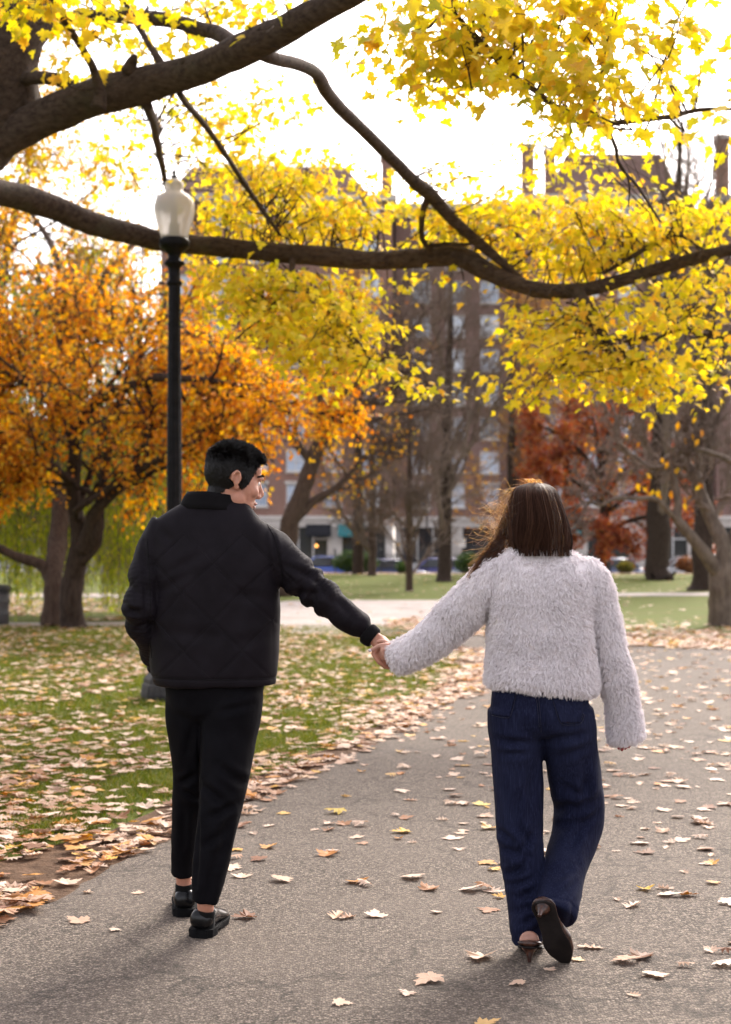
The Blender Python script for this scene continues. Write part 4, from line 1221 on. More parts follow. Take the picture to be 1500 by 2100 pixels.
# ------------------------------------------------------------------ forked grey tree at the right edge
DG = G(1490, 1283)[1]
M_OLEAF = leafmat('orange_last_leaf', [(0, (.60, .22, .02)), (.5, (.74, .36, .02)), (1, (.78, .50, .03))], .45, .5, .25, True, 1.1)
def gr_(l): return [(*P(x, y, DG+dd), r*DG/FPX) for x, y, dd, r in l]
grey_tree, gp = tree('forked_grey_tree', (P(1490, 1283, DG)[0], DG, 0), 'forked smooth grey tree with a few orange leaves at the right edge',
     gr_([(1493, 1296, 0, 62), (1490, 1272, 0, 42), (1486, 1230, 0, 34), (1484, 1190, 0, 33), (1490, 1150, 0, 22), (1482, 1110, 0, 16), (1462, 1070, .1, 14), (1440, 1020, .2, 13), (1425, 975, .2, 12), (1400, 945, .3, 10), (1380, 935, .3, 8), (1340, 960, .3, 6)]), M_BARK_GREY,
     [dict(nchild=7, t0=.55, t1=1, ang=.8, lenf=.40, radf=.40, up=.10, wig=.20, k=8),
      dict(nchild=8, t0=.2, t1=1, ang=.7, lenf=.55, radf=.5, up=.06, wig=.25, k=6),
      dict(nchild=6, t0=.15, t1=1, ang=.7, lenf=.55, radf=.5, up=.02, wig=.25, k=5)], M_TWIG,
     extra=[gr_([(1484, 1200, 0, 16), (1466, 1165, -.1, 15), (1432, 1118, -.2, 13), (1400, 1080, -.3, 11), (1390, 1062, -.3, 10), (1392, 1030, -.3, 8), (1382, 980, -.3, 7), (1376, 955, -.3, 6), (1345, 960, -.3, 5), (1318, 948, -.3, 5), (1280, 920, -.3, 5), (1264, 890, -.3, 5), (1262, 850, -.3, 3), (1250, 820, -.3, 2)]),
            gr_([(1398, 1078, -.3, 6), (1375, 1052, -.4, 5), (1347, 1024, -.5, 5), (1310, 1022, -.6, 4.5), (1265, 1022, -.7, 4), (1232, 1036, -.8, 3), (1200, 1030, -.9, 2.5), (1160, 1066, -1, 1.5)]),
            gr_([(1430, 990, .2, 6), (1432, 940, .2, 5), (1425, 900, .1, 4), (1428, 860, 0, 2)]),
            gr_([(1378, 960, -.3, 5), (1385, 930, -.3, 5), (1415, 915, -.3, 4), (1424, 895, -.3, 3)]),
            gr_([(1520, 960, -.3, 6), (1490, 940, -.3, 6), (1460, 928, -.3, 5), (1430, 922, -.3, 4), (1400, 930, -.3, 2)]),
            gr_([(1530, 830, -.3, 10), (1500, 780, -.3, 9), (1470, 735, -.3, 8), (1445, 690, -.3, 6), (1430, 640, -.3, 4)]),
            gr_([(1490, 1170, 0, 20), (1505, 1120, 0, 18), (1530, 1050, 0, 16), (1560, 950, 0, 12)]), ])
OL = [mesh_from('leaf', V*np.array([1, 1, 1]), [F], M_OLEAF, False) for V, F in (small_leaf(.26, .1), small_leaf(.30, -.08))]
gb_ = BASE[grey_tree.name]
spots = [(1205, 906), (1215, 912), (1312, 905), (1308, 990), (1320, 998), (1328, 1010), (1340, 1003), (1350, 1003), (1353, 1012), (1376, 1005), (1404, 1018), (1406, 1028), (1418, 1016), (1358, 938), (1363, 950), (1384, 962), (1388, 958), (1406, 897), (1420, 888), (1434, 900), (1432, 990), (1436, 995), (1500, 910), (1338, 865), (1392, 864), (1428, 855), (1480, 780), (1285, 890), (1270, 958), (1430, 745), (1350, 820), (1380, 835), (1440, 880), (1326, 970), (1370, 945), (1296, 865)]
for i, (x, y) in enumerate(spots):
    o = bpy.data.objects.new('leaf', OL[i % 2]); C.objects.link(o); o.parent = grey_tree
    R = frames(nrm(np.array([[rng.normal(0, .5), rng.normal(0, .3), -1.]])), np.array([[rng.normal(0, .4), -1, .2]]))[0]
    Mx = np.eye(4); Mx[:3, :3] = R.T*rng.uniform(.12, .19); Mx[:3, 3] = P(x, y, DG-.35+rng.uniform(-.3, .3))-gb_
    o.matrix_local = Matrix(Mx.tolist())

# ------------------------------------------------------------------ shrubs by the railing
def shrub(name, x0, x1, ytop, D, label, mat, n=2600):
    cx, rx = bx((x0+x1)/2, D), (x1-x0)/2/FPX*D
    h = bz(ytop, D)
    t = thing(name, (cx, D, 0), label, 'shrub')
    st = Buf()
    for i in range(14):
        a = rng.uniform(0, 6.28); e = np.array([cx+rx*.7*np.cos(a), D+.5*np.sin(a), h*rng.uniform(.5, .9)])
        st.tube(cr([(cx+rng.normal(0, rx*.3), D, 0), (cx*.5+e[0]*.5, D, h*.4), e], 6), np.linspace(.025, .008, 6), 5)
    st.build('stems', M_BARK_DARK, t)
    u = rnd_dir(n)*(rng.random((n, 1))**.35)
    ps = np.array([cx, D, h*.52])+u*np.array([rx, .7, h*.5])
    ps += (vnoise(ps, 2.0)*.16)[:, None]*u
    ps[:, 2] = np.maximum(ps[:, 2], .05)
    b = Buf()
    leaves_at(b, ps, rnd_dir(n, .2), rnd_dir(n, .4), rng.uniform(.07, .13, n), SL)
    b.build('crown', mat, t, False, kind='stuff')
M_HEDGE = leafmat('shrub_dark_green', [(0, (.02, .045, .012)), (.6, (.05, .10, .02)), (1, (.10, .14, .03))], .25, .5, .3)
M_HEDGEY = leafmat('shrub_olive', [(0, (.10, .11, .03)), (.6, (.20, .19, .05)), (1, (.30, .22, .06))], .3, .6, .2)
M_HEDGEB = leafmat('shrub_russet', [(0, (.14, .05, .03)), (.6, (.26, .11, .06)), (1, (.34, .20, .09))], .3, .6, .2)
shrub('hedge_shrub', 683, 775, 1132, 79.0, 'dark green hedge beside the blue car', M_HEDGE, 4200)
shrub('low_shrub', 812, 838, 1155, 78.8, 'small dark shrub at the foot of the railing between thin trunks', M_HEDGE, 900)
shrub('green_shrub', 935, 985, 1137, 78.5, 'loose green shrub by the woman\'s left shoulder', M_HEDGE, 2000)
shrub('olive_shrub', 1262, 1302, 1150, 78.5, 'rounded olive shrub behind the woman\'s right sleeve', M_HEDGEY, 1800)
shrub('russet_shrub', 1388, 1430, 1143, 78.6, 'round russet shrub between two thick trunks', M_HEDGEB, 2000)

# ================================================================== FALLEN LEAVES
FT = [maple_template(c, f, d, s) for c, f, d, s in ((.20, .03, .05, 11), (.36, .08, .10, 12), (-.14, .08, -.04, 13), (.15, -.05, .11, 14))] + [oak_template(c, f, d, s) for c, f, d, s in ((.25, .05, .10, 15), (.5, .12, .15, 16))]
TAN = [(0, (.50, .31, .21)), (.4, (.66, .46, .34)), (.75, (.74, .56, .45)), (1, (.58, .37, .23))]
BRN = [(0, (.16, .065, .03)), (.5, (.28, .12, .05)), (1, (.38, .17, .07))]
YEL = [(0, (.66, .40, .03)), (.5, (.74, .50, .05)), (1, (.62, .45, .10))]
ORA = [(0, (.48, .18, .03)), (.5, (.58, .27, .05)), (1, (.50, .27, .09))]
LITTER = [(0, (.20, .085, .045)), (.12, (.36, .17, .08)), (.30, (.55, .37, .26)), (.55, (.66, .50, .39)), (.80, (.60, .42, .30)), (.90, (.62, .36, .04)), (1, (.50, .19, .05))]
M_LITTER = leafmat('fallen_leaf_litter', LITTER, .22, .6, .35)
COLS = {'tan': leafmat('fallen_leaf_tan', TAN, .2, .6, .35, True), 'brown': leafmat('fallen_leaf_brown', BRN, .15, .6, .3, True),
        'yellow': leafmat('fallen_leaf_yellow', YEL, .25, .55, .3, True), 'orange': leafmat('fallen_leaf_orange', ORA, .2, .6, .3, True)}

def on_ground(x, y, z, size, tilt=.085):
    """leaf axes and base point so that each leaf's lowest point rests on the ground"""
    n = len(x)
    a = rng.uniform(0, 2*np.pi, n)
    tip = np.stack([np.cos(a), np.sin(a), rng.normal(0, tilt*.6, n)], -1)
    no = np.stack([rng.normal(0, tilt, n), rng.normal(0, tilt, n), np.where(rng.random(n) < .25, -1., 1.)], -1)
    Fm = frames(tip, no)
    w = rng.integers(0, len(FT), n)
    zmin = np.array([((FT[w[i]][0] @ Fm[i])[:, 2]*size[i]).min() for i in range(n)])
    pos = np.stack([x, y, z-zmin+.001], -1)
    return tip, no, Fm, w, pos

def edge_x(y): return np.interp(y, edge[:, 1], edge[:, 0])
X, Y, Z, SZ = [], [], [], []
def scatter(n, ylo, yhi, xl, xr, keep, z, s0=.075, s1=.15, pw=1.0):
    y = ylo+(yhi-ylo)*rng.random(n)**pw
    x = xl(y)+(xr(y)-xl(y))*rng.random(n)
    k = keep(x, y)
    x, y = x[k], y[k]
    X.append(x); Y.append(y); Z.append(np.full(len(x), z) if np.isscalar(z) else z(x, y)); SZ.append(rng.uniform(s0, s1, len(x)))
inpath = lambda x, y: x > edge_x(y)+.02
lft = lambda y: -.25*y-.4
nz = lambda x, y, s, o=0: vnoise(np.stack([x, y, 0*x+o], -1), s)
# left lawn: drifts with grass showing between; z rests on the grass
scatter(9800, 5.5, 26.8, lft, lambda y: np.minimum(edge_x(np.minimum(y, 21))-.0, 1.4), lambda x, y: (~inpath(x, np.minimum(y, 22))) & (nz(x, y, .9) + .6*nz(x, y, 2.7, 4) > rng.normal(-.30, .30, len(x))) & ~((y > 24.6) & (x > -1.2)), lambda x, y: .012+rng.random(len(x))*.022, .055, .115, .9)
# thick drift along the edge of the asphalt
scatter(1700, 5.0, 21, lambda y: edge_x(y)-.62, lambda y: edge_x(y)+.10, lambda x, y: rng.random(len(x)) < np.clip(1-np.abs(x-edge_x(y)+.12)/.6, .25, 1)*np.interp(y, [5, 8, 11], [.18, .42, 1]), lambda x, y: .008+rng.random(len(x))*.014, .065, .135)
# the asphalt itself
scatter(2700, 4.4, 21, edge_x, lambda y: np.minimum(.26*y+.5, 7), lambda x, y: rng.random(len(x)) < np.interp(y, [4.4, 7, 10, 21], [.42, .55, .6, .5])*np.clip(.55+.5*(x/y*4)+.35*nz(x, y, 1.1, 8), .12, 1), .012, .042, .112)
# right lawn drift, and thin scatter on the far lawns and pale path
scatter(6000, 20.5, 29.5, lambda y: .4+0*y, lambda y: .27*y+.4, lambda x, y: (y > np.interp(x, right_near[:, 0], right_near[:, 1])-.6) & (rng.random(len(x)) < np.clip(1.1-(y-np.interp(x, right_near[:, 0], right_near[:, 1]))/6.0, .05, 1)), .015, .10, .19)
scatter(900, 28, 76, lambda y: -.05*y, lambda y: .27*y, lambda x, y: rng.random(len(x)) < .5, .012, .10, .17)
scatter(2400, 75.5, 79.3, lambda y: -.16*y, lambda y: .27*y, lambda x, y: nz(x, y, .5) > -.5, .015, .12, .22)
scatter(2600, 28.8, 45, lambda y: -.27*y, lambda y: -.07*y, lambda x, y: nz(x, y, .6, 2) > -.2, .015, .10, .2)
X, Y, Z, SZ = map(np.concatenate, (X, Y, Z, SZ))
tip, no, Fm, w, pos = on_ground(X, Y, Z, SZ)
pxx, pyy = X/Y*FPX+750, HOR+(EYE)/Y*FPX
# leaves in plain view, not behind the couple
hid = ((pxx > 335) & (pxx < 545) & (pyy > 1400) & (pyy < 1930)) | ((pxx > 1000) & (pxx < 1240) & (pyy > 1400) & (pyy < 1940)) | ((pxx > 255) & (pxx < 580) & (pyy < 1400)) | ((pxx > 990) & (pxx < 1330) & (pyy < 1530))
vis = (pxx > 5) & (pxx < 1495) & (pyy < 2095) & ~hid
order = np.argsort(-np.where(vis, SZ/Y, 0))
one, mass = order[:300], order[300:]
b = Buf()
leaves_at(b, pos[mass], tip[mass], no[mass], SZ[mass], FT, w[mass])
b.build('leaf_litter', M_LITTER, smooth=False, kind='stuff', label='mass of dry fallen leaves strewn over lawns and verge', cat='leaf litter')
FM = {}
def zone(x, y, px_, py_):
    if x < edge_x(y)-.62: return 'in the left lawn\'s grass', 'in the lawn grass'
    if x < edge_x(y)+.02: return 'on the dirt verge', 'on the dirt verge'
    if px_ < 360: return 'on asphalt left of man\'s shoes', 'on the asphalt'
    if px_ < 720: return 'on asphalt right of man\'s shoes', 'on the asphalt'
    if px_ < 1010: return 'on asphalt left of woman\'s legs', 'on the asphalt'
    if px_ < 1200: return 'on asphalt by woman\'s heels', 'on the asphalt'
    return 'on asphalt right of woman\'s legs', 'on the asphalt'
def rowword(py_): return 'by bottom edge' if py_ > 1990 else ('at shoe level' if py_ > 1800 else ('at knee level' if py_ > 1620 else 'farther up'))
made = {}
for i in one:
    c = rng.choice(['tan']*10+['brown', 'brown', 'yellow', 'orange'] if X[i] > edge_x(Y[i]) else ['tan', 'tan', 'brown', 'orange'])
    key = (c, int(w[i]))
    if key not in FM: FM[key] = mesh_from('fallen_leaf', *[FT[w[i]][0], [FT[w[i]][1]]], COLS[c], False)
    o = bpy.data.objects.new('fallen_leaf', FM[key]); C.objects.link(o)
    Mx = np.eye(4); Mx[:3, :3] = Fm[i].T*SZ[i]; Mx[:3, 3] = pos[i]
    o.matrix_world = Matrix(Mx.tolist())
    z, g = zone(X[i], Y[i], pxx[i], pyy[i])
    kind = 'maple leaf' if w[i] < 4 else 'oak leaf'
    size = 'small' if SZ[i] < .10 else 'large' if SZ[i] > .13 else 'medium'
    made.setdefault(f'{size} {c} {kind} {z}, {rowword(pyy[i])}', []).append((pxx[i], o, g))
NTH = ['leftmost', 'second', 'third', 'fourth', 'fifth', 'sixth', 'seventh', 'eighth', 'ninth', 'tenth', 'eleventh', 'twelfth', 'thirteenth', 'fourteenth', 'fifteenth', 'sixteenth', 'seventeenth', 'eighteenth', 'nineteenth', 'twentieth']
for lab, lst in made.items():
    lst.sort(key=lambda q: q[0])
    for k, (_, o, g) in enumerate(lst):
        full = lab if len(lst) == 1 else lab+(', leftmost' if k == 0 else ', rightmost' if k == len(lst)-1 else f', {NTH[k] if k < 20 else str(k+1)+"th"} from left')
        props(o, full, 'fallen leaf', 'fallen leaves '+g)

# ================================================================== THE COUPLE
def fuse(buf, voxel, smooth=4, factor=0.5):
    """one continuous skin over all closed shapes in buf; returns vertices, quads, normals"""
    V, fs = buf.data()
    o = bpy.data.objects.new('tmp', mesh_from('tmp', V, fs, None))
    C.objects.link(o)
    m = o.modifiers.new('r', 'REMESH'); m.mode = 'VOXEL'; m.voxel_size = voxel
    if smooth:
        s = o.modifiers.new('s', 'SMOOTH'); s.factor = factor; s.iterations = smooth
    dg = bpy.context.evaluated_depsgraph_get()
    me = bpy.data.meshes.new_from_object(o.evaluated_get(dg))
    n = len(me.vertices)
    co = np.empty(n*3, np.float32); me.vertices.foreach_get('co', co)
    lt_ = np.empty(len(me.polygons), np.int32); me.polygons.foreach_get('loop_total', lt_)
    vi = np.empty(len(me.loops), np.int32); me.loops.foreach_get('vertex_index', vi)
    om = o.data
    bpy.data.objects.remove(o); bpy.data.meshes.remove(om); bpy.data.meshes.remove(me)
    co = co.reshape(-1, 3).astype(float)
    if (lt_ == 4).all():
        F = vi.reshape(-1, 4)
    else:
        st = np.concatenate([[0], np.cumsum(lt_)[:-1]])
        q = st[lt_ == 4]
        F = np.stack([vi[q+i] for i in range(4)], -1)
    return co, F
def normals(V, F):
    n = np.cross(V[F[:, 2]]-V[F[:, 0]], V[F[:, 3]]-V[F[:, 1]])
    N = np.zeros_like(V)
    for i in range(4): np.add.at(N, F[:, i], n)
    return nrm(N)
def relax(V, F, it=2):
    for _ in range(it):
        A = np.zeros_like(V); c = np.zeros(len(V))
        for i in range(4):
            np.add.at(A, F[:, i], V[F[:, (i+1) % 4]]+V[F[:, (i+3) % 4]]); np.add.at(c, F[:, i], 2)
        V = V*.5+.5*A/np.maximum(c, 1)[:, None]
    return V
def loft(buf, rows_, n=44, e=0.85):
    """rows: centre x, y, z, half width, half depth, yaw - stacked horizontal rings, closed at both ends"""
    rows_ = np.array(rows_, float)
    if rows_.shape[1] == 5: rows_ = np.column_stack([rows_, np.zeros(len(rows_))])
    k = max(len(rows_)*4, 12)
    q = cr(rows_, k)
    a = np.arange(n)/n*2*np.pi
    c, s = np.sign(np.cos(a))*np.abs(np.cos(a))**e, np.sign(np.sin(a))*np.abs(np.sin(a))**e
    lx_, ly_ = q[:, 3:4]*c, q[:, 4:5]*s
    cw, sw = np.cos(q[:, 5:6]), np.sin(q[:, 5:6])
    V = np.stack([q[:, 0:1]+lx_*cw-ly_*sw, q[:, 1:2]+lx_*sw+ly_*cw, q[:, 2:3]+0*lx_], -1).reshape(-1, 3)
    V = np.vstack([V, q[0, :3], q[-1, :3]])
    i, j = np.meshgrid(np.arange(k-1), np.arange(n), indexing='ij')
    Q = np.stack([i*n+j, i*n+(j+1) % n, (i+1)*n+(j+1) % n, (i+1)*n+j], -1).reshape(-1, 4)
    jj = np.arange(n)
    buf.add(V, [Q, np.stack([(jj+1) % n, jj, np.full(n, k*n)], -1), np.stack([(k-1)*n+jj, (k-1)*n+(jj+1) % n, np.full(n, k*n+1)], -1)])
def lrow(l):
    """photo column, row, distance, half width in photo pixels, half depth in metres, yaw"""
    return [(*P(r[0], r[1], r[2]), r[3]*r[2]/FPX, r[4], (r[5] if len(r) > 5 else 0)) for r in l]
def arm(buf, l, n=24, k=None, ratio=1.0, ref=(0, 1, 0)):
    """l: photo column, row, distance, radius in metres"""
    p = np.array([(*P(a, c, d), r) for a, c, d, r in l])
    q = cr(p, k or len(l)*5)
    buf.tube(q[:, :3], np.column_stack([q[:, 3]*ratio, q[:, 3]]), n, ref=ref)
    return q[:, :3]
def creases(V, N, lines, D, gain=1.5):
    """folds pressed into the camera side of a garment along photo-measured lines"""
    d = np.zeros(len(V))
    face = np.clip(-N[:, 1]*1.6+.25, 0, 1)
    for x0, y0, x1, y1, amp, w in lines:
        a, c = P(x0, y0, D)[[0, 2]], P(x1, y1, D)[[0, 2]]
        p = V[:, [0, 2]]
        ab = c-a
        L2 = ab@ab
        t = np.clip(((p-a)@ab)/L2, 0, 1)
        q = p-(a+t[:, None]*ab)
        wob = vnoise(V, 9.0)*.35*w
        sgn = q[:, 0]*ab[1]-q[:, 1]*ab[0]
        s = np.sign(sgn)*np.linalg.norm(q, axis=1)+wob
        end = np.sin(np.pi*np.clip(t, .04, .96))**.6
        w = w*1.35
        f = -np.exp(-(s/w)**2)+.45*np.exp(-((np.abs(s)-1.6*w)/w)**2)
        d += gain*amp*f*end
    return V+N*(d*face)[:, None]
def along_path(V, path_):
    L = np.concatenate([[0], np.cumsum(np.linalg.norm(np.diff(path_, axis=0), axis=1))])
    j = np.argmin(((V[:, None]-path_[None])**2).sum(-1), 1)
    return L[j], np.sqrt(((V-path_[j])**2).sum(-1)), j

def strands(name, paths, r0, r1, mat, parent, **kw):
    """hair curves from an (N, k, 3) array"""
    N, k, _ = paths.shape
    b = BASE[parent.name]
    hc = bpy.data.hair_curves.new(name)
    hc.add_curves([k]*N)
    hc.points.foreach_set('position', (paths-b).astype(np.float32).ravel())
    rad = np.broadcast_to(np.linspace(r0, r1, k), (N, k)).astype(np.float32).ravel()
    at = hc.attributes.get('radius') or hc.attributes.new('radius', 'FLOAT', 'POINT')
    at.data.foreach_set('value', rad)
    hc.materials.append(mat)
    o = bpy.data.objects.new(name, hc)
    C.objects.link(o)
    o.parent = parent
    reg(o, b)
    return props(o, **kw)
def sample_surface(V, F, n, keep=None):
    a, b_, c, d = V[F[:, 0]], V[F[:, 1]], V[F[:, 2]], V[F[:, 3]]
    ar = np.linalg.norm(np.cross(c-a, d-b_), axis=1)
    if keep is not None: ar = ar*keep
    f = rng.choice(len(F), n, p=ar/ar.sum())
    u, v = rng.random(n)[:, None], rng.random(n)[:, None]
    p = (a[f]*(1-u)+b_[f]*u)*(1-v)+(d[f]*(1-u)+c[f]*u)*v
    return p, f

# ------------------------------------------------------------------ materials of the couple
def skin_mat(name, c, sss=0.15):
    m = NM(name).setup(0.48, 0.4)
    co = m.coord('Object')
    col = m.ramp(m.noise(co, 35, 4), [(0.3, tuple(v*.82 for v in c)), (0.7, c)])
    m.l(col, m.b.inputs['Base Color'])
    m.b.inputs['Subsurface Weight'].default_value = sss
    m.b.inputs['Subsurface Radius'].default_value = (.012, .005, .003)
    m.b.inputs['Subsurface Scale'].default_value = 1.0
    m.bump(m.noise(co, 160, 3), .12, .002)
    return m.m
M_SKIN_M = skin_mat('skin_man', (0.52, 0.245, 0.165))
M_SKIN_W = skin_mat('skin_woman', (0.58, 0.31, 0.23))
M_SCALP = noisy('scalp_dark', (.005, .004, .004), (.010, .008, .0075), 60, .9, .05, .2, 90)
def hair_mat(name, mel, red, rough=.3, tint=None):
    m = bpy.data.materials.new(name); m.use_nodes = True
    nt = m.node_tree
    nt.nodes.remove(nt.nodes['Principled BSDF'])
    h = nt.nodes.new('ShaderNodeBsdfHairPrincipled')
    h.parametrization = 'MELANIN'
    h.inputs['Melanin'].default_value = mel
    h.inputs['Melanin Redness'].default_value = red
    h.inputs['Roughness'].default_value = rough
    h.inputs['Radial Roughness'].default_value = .4
    h.inputs['Random Color'].default_value = .25
    nt.links.new(h.outputs[0], nt.nodes['Material Output'].inputs[0])
    return m
def strand_mat(name, c0, c1, rough=.42, spec=.35):
    m = NM(name).setup(rough, spec)
    h = m.n('ShaderNodeHairInfo')
    m.l(m.ramp(h.outputs['Random'], [(0, c0), (1, c1)]), m.b.inputs['Base Color'])
    return m.m
M_HAIR_M = strand_mat('hair_black_brown', (.0035, .0028, .0028), (.012, .0095, .009), .32, .32)
M_HAIR_W = strand_mat('hair_brunette', (.034, .015, .010), (.095, .046, .028), .55, .06)
M_HAIR_L = hair_mat('hair_light_brown', .66, .45, .32)
M_HAIRCAP = noisy('hair_under_layer', (.012, .006, .0045), (.030, .015, .010), 90, .95, .05, .4, 120, .004, (6, 6, .5))
def cloth(name, c1, c2, weave=900, rough=.85, sheen=.25, stretch=(1, 1, 1), bump=.25, nsc=14, dist=.002, spec=.10):
    m = NM(name).setup(rough, spec)
    co = m.coord('Object', stretch)
    f = m.noise(co, nsc, 5)
    fine = m.noise(co, weave, 2)
    c = m.mix(m.ramp(fine, [(.3, (0, 0, 0)), (.7, (.55, .55, .55))]), m.ramp(f, [(.3, c1), (.7, c2)]), c2)
    m.l(c, m.b.inputs['Base Color'])
    m.b.inputs['Sheen Weight'].default_value = sheen
    m.b.inputs['Sheen Roughness'].default_value = .4
    m.bump(m.noise(co, weave*.6, 3), bump, dist)
    return m.m
M_JACKET = cloth('jacket_black_cotton', (.0060, .0044, .0062), (.0115, .0088, .0120), 500, .68, .0, spec=.10)
M_QSTITCH = cloth('quilting_thread', (.011, .009, .011), (.018, .015, .018), 400, .8, 0)
M_CORD = cloth('collar_black_corduroy', (.004, .0035, .004), (.008, .007, .008), 700, .95, .05)
M_TROUSER = cloth('trouser_black_twill', (.0034, .0030, .0040), (.0065, .0060, .0078), 600, .8, .0, spec=.06)
def denim():
    m = NM('denim_navy').setup(.88, .12)
    st = m.noise(m.coord('Object', (1, 1, .05)), 230, 3, .7)
    wf = m.noise(m.coord('Object', (1, 1, 1)), 420, 2)
    big = m.noise(m.coord('Object', (1, 1, .45)), 7, 4)
    c = m.ramp(st, [(.30, (.0036, .0044, .015)), (.55, (.0092, .0112, .032)), (.78, (.025, .030, .066))])
    c = m.mix(m.ramp(big, [(.45, (0, 0, 0)), (.8, (.5, .5, .5))]), c, (.022, .027, .060))
    m.l(c, m.b.inputs['Base Color'])
    m.bump(wf, .35, .002)
    return m.m
M_DENIM = denim()
M_DENIM_EDGE = cloth('denim_worn_edge', (.018, .024, .055), (.035, .045, .09), 420, .85, .15, (1, 1, .2), .3, 30)
M_FUZZ = cloth('sweater_knit_base', (.70, .64, .655), (.80, .74, .755), 300, .95, .2)
m_ = NM('sweater_yarn').setup(.9, .1)
hi_ = m_.n('ShaderNodeHairInfo')
m_.l(m_.ramp(hi_.outputs['Random'], [(0, (.78, .71, .73)), (.5, (.88, .82, .835)), (1, (.94, .89, .90))]), m_.b.inputs['Base Color'])
m_.b.inputs['Sheen Weight'].default_value = .2
M_YARN = m_.m
M_LEATHER = noisy('shoe_black_leather', (.003, .003, .0035), (.006, .006, .007), 12, .22, .30, .12, 60, .002)
M_SOLE = noisy('shoe_sole_rubber', (.004, .004, .0045), (.009, .009, .010), 30, .8, .08, .2)
M_SOCK = cloth('sock_black', (.005, .005, .005), (.01, .01, .01), 800, .95, .1)
def croc():
    m = NM('shoe_brown_croc').setup(.32, .5)
    co = m.coord('Object')
    v = m.n('ShaderNodeTexVoronoi'); v.inputs['Scale'].default_value = 75
    m.l(co, v.inputs['Vector'])
    m.l(m.ramp(v.outputs['Distance'], [(.2, (.075, .026, .014)), (.7, (.022, .008, .006))]), m.b.inputs['Base Color'])
    m.bump(v.outputs['Distance'], -.6, .003)
    return m.m
M_CROC = croc()
M_WSOLE = noisy('shoe_dark_sole', (.008, .006, .006), (.018, .014, .013), 14, .6, .15, .1)
M_NAIL_PALE = noisy('nail_pale', (.72, .62, .68), (.8, .7, .76), 20, .25, .5, 0)
M_NAIL_RED = noisy('nail_red', (.25, .02, .03), (.35, .03, .04), 20, .3, .5, 0)
M_LIP = noisy('lips', (.36, .14, .11), (.45, .19, .15), 40, .4, .4, 0)
M_EYE = noisy('eye_white', (.7, .68, .66), (.75, .73, .7), 10, .2, .5, 0)
M_IRIS = noisy('iris_brown', (.03, .015, .01), (.05, .025, .015), 30, .15, .5, 0)
M_STITCH = cloth('denim_stitch', (.014, .015, .030), (.026, .026, .045), 300, .9, .1)

def head_parts(buf, c, R, female=False):
    """skull, face, nose, ears and jaw; x right, y forward, z up before R turns them"""
    R = np.array(R)
    T = lambda p: np.array(c)+R@np.array(p, float)
    def E(p, r, Rl=None): buf.ell(T(p), r, R if Rl is None else R@np.array(Rl))
    s = .93 if female else 1.0
    def q(p): return tuple(v*s for v in p)
    E(q((0, -.018, .035)), q((.077, .098, .086)))
    E(q((0, .040, -.018)), q((.066, .056, .086)))
    E(q((0, .055, .05)), q((.060, .038, .045)))
    E(q((0, .036, -.075)), q((.056, .056, .042)))
    E(q((0, .074, -.106)), q((.026, .023, .019)))
    for sx in (-1, 1):
        E(q((sx*.040, .062, -.028)), q((.026, .026, .026)))
        E(q((sx*.052, .012, -.068)), q((.014, .030, .030)))
        E(q((sx*.014, .099, -.040)), q((.011, .013, .010)))
        buf.tube([T(q((sx*.010, .092, .024))), T(q((sx*.032, .090, .029))), T(q((sx*.052, .072, .022)))], [.010*s, .0105*s, .008*s], 10)
        # ear: rim, bowl and lobe
        a = np.linspace(-.5, 4.4, 12)
        rim = np.array([T(q((sx*(.080+.007*np.sin(t*.6)), -.022-.014*np.cos(t), .002+.026*np.sin(t)*(1 if t < 3.2 else .8)))) for t in a])
        buf.tube(rim, .0052*s, 8)
        E(q((sx*.076, -.018, -.002)), q((.0045, .013, .022)))
        E(q((sx*.077, -.012, -.028)), q((.006, .010, .010)))
    buf.tube([T(q((0, .090, .018))), T(q((0, .102, -.004))), T(q((0, .114, -.028))), T(q((0, .110, -.040)))], [.008*s, .0095*s, .0135*s, .009*s], 12)
    buf.tube([T(q((-.026, .082, -.066))), T(q((-.012, .093, -.065))), T(q((.012, .093, -.065))), T(q((.026, .082, -.066)))], [.004, .0065, .0065, .004], 8)
    buf.tube([T(q((-.022, .082, -.078))), T(q((0, .092, -.079))), T(q((.022, .082, -.078)))], [.004, .0075, .004], 8)
    return T
def face_bits(t, c, R, s, skin):
    R = np.array(R)
    T = lambda p: np.array(c)+R@(np.array(p, float)*s)
    for sx in (-1, 1):
        e = Buf().ell(T((sx*.030, .0768, .006)), (.0125*s,)*3).build('eye', M_EYE, t)
        Buf().ell(T((sx*.030, .0858, .005)), (.0045*s, .0045*s, .0045*s), nu=10, nv=8).build('iris', M_IRIS, e)
    b = Buf().tube([T((-.028, .0835, -.069)), T((-.012, .0985, -.067)), T((0, .1000, -.068)), T((.012, .0985, -.067)), T((.028, .0835, -.069))], [.002, .0045, .005, .0045, .002], 8)
    b.tube([T((-.022, .086, -.079)), T((0, .0985, -.080)), T((.022, .086, -.079))], [.002, .0052, .002], 8)
    b.build('lips', M_LIP, t)
def rot(yaw, pitch=0, roll=0):
    """yaw clockwise seen from above, pitch nods the face down, roll tips to the right"""
    return (Matrix.Rotation(-yaw, 3, 'Z') @ Matrix.Rotation(-pitch, 3, 'X') @ Matrix.Rotation(roll, 3, 'Y'))
def finger(buf, pts, r0=.0095, r1=.0068, n=10):
    p = cr(np.array(pts), 12)
    rr = np.linspace(r0, r1, 12)*(1+.10*np.sin(np.linspace(0, 3*np.pi, 12)))
    buf.tube(p, rr, n)
    buf.ell(p[-1], (r1*1.02,)*3, nu=10, nv=8)
    buf.ell(p[0], (r0,)*3, nu=10, nv=8)

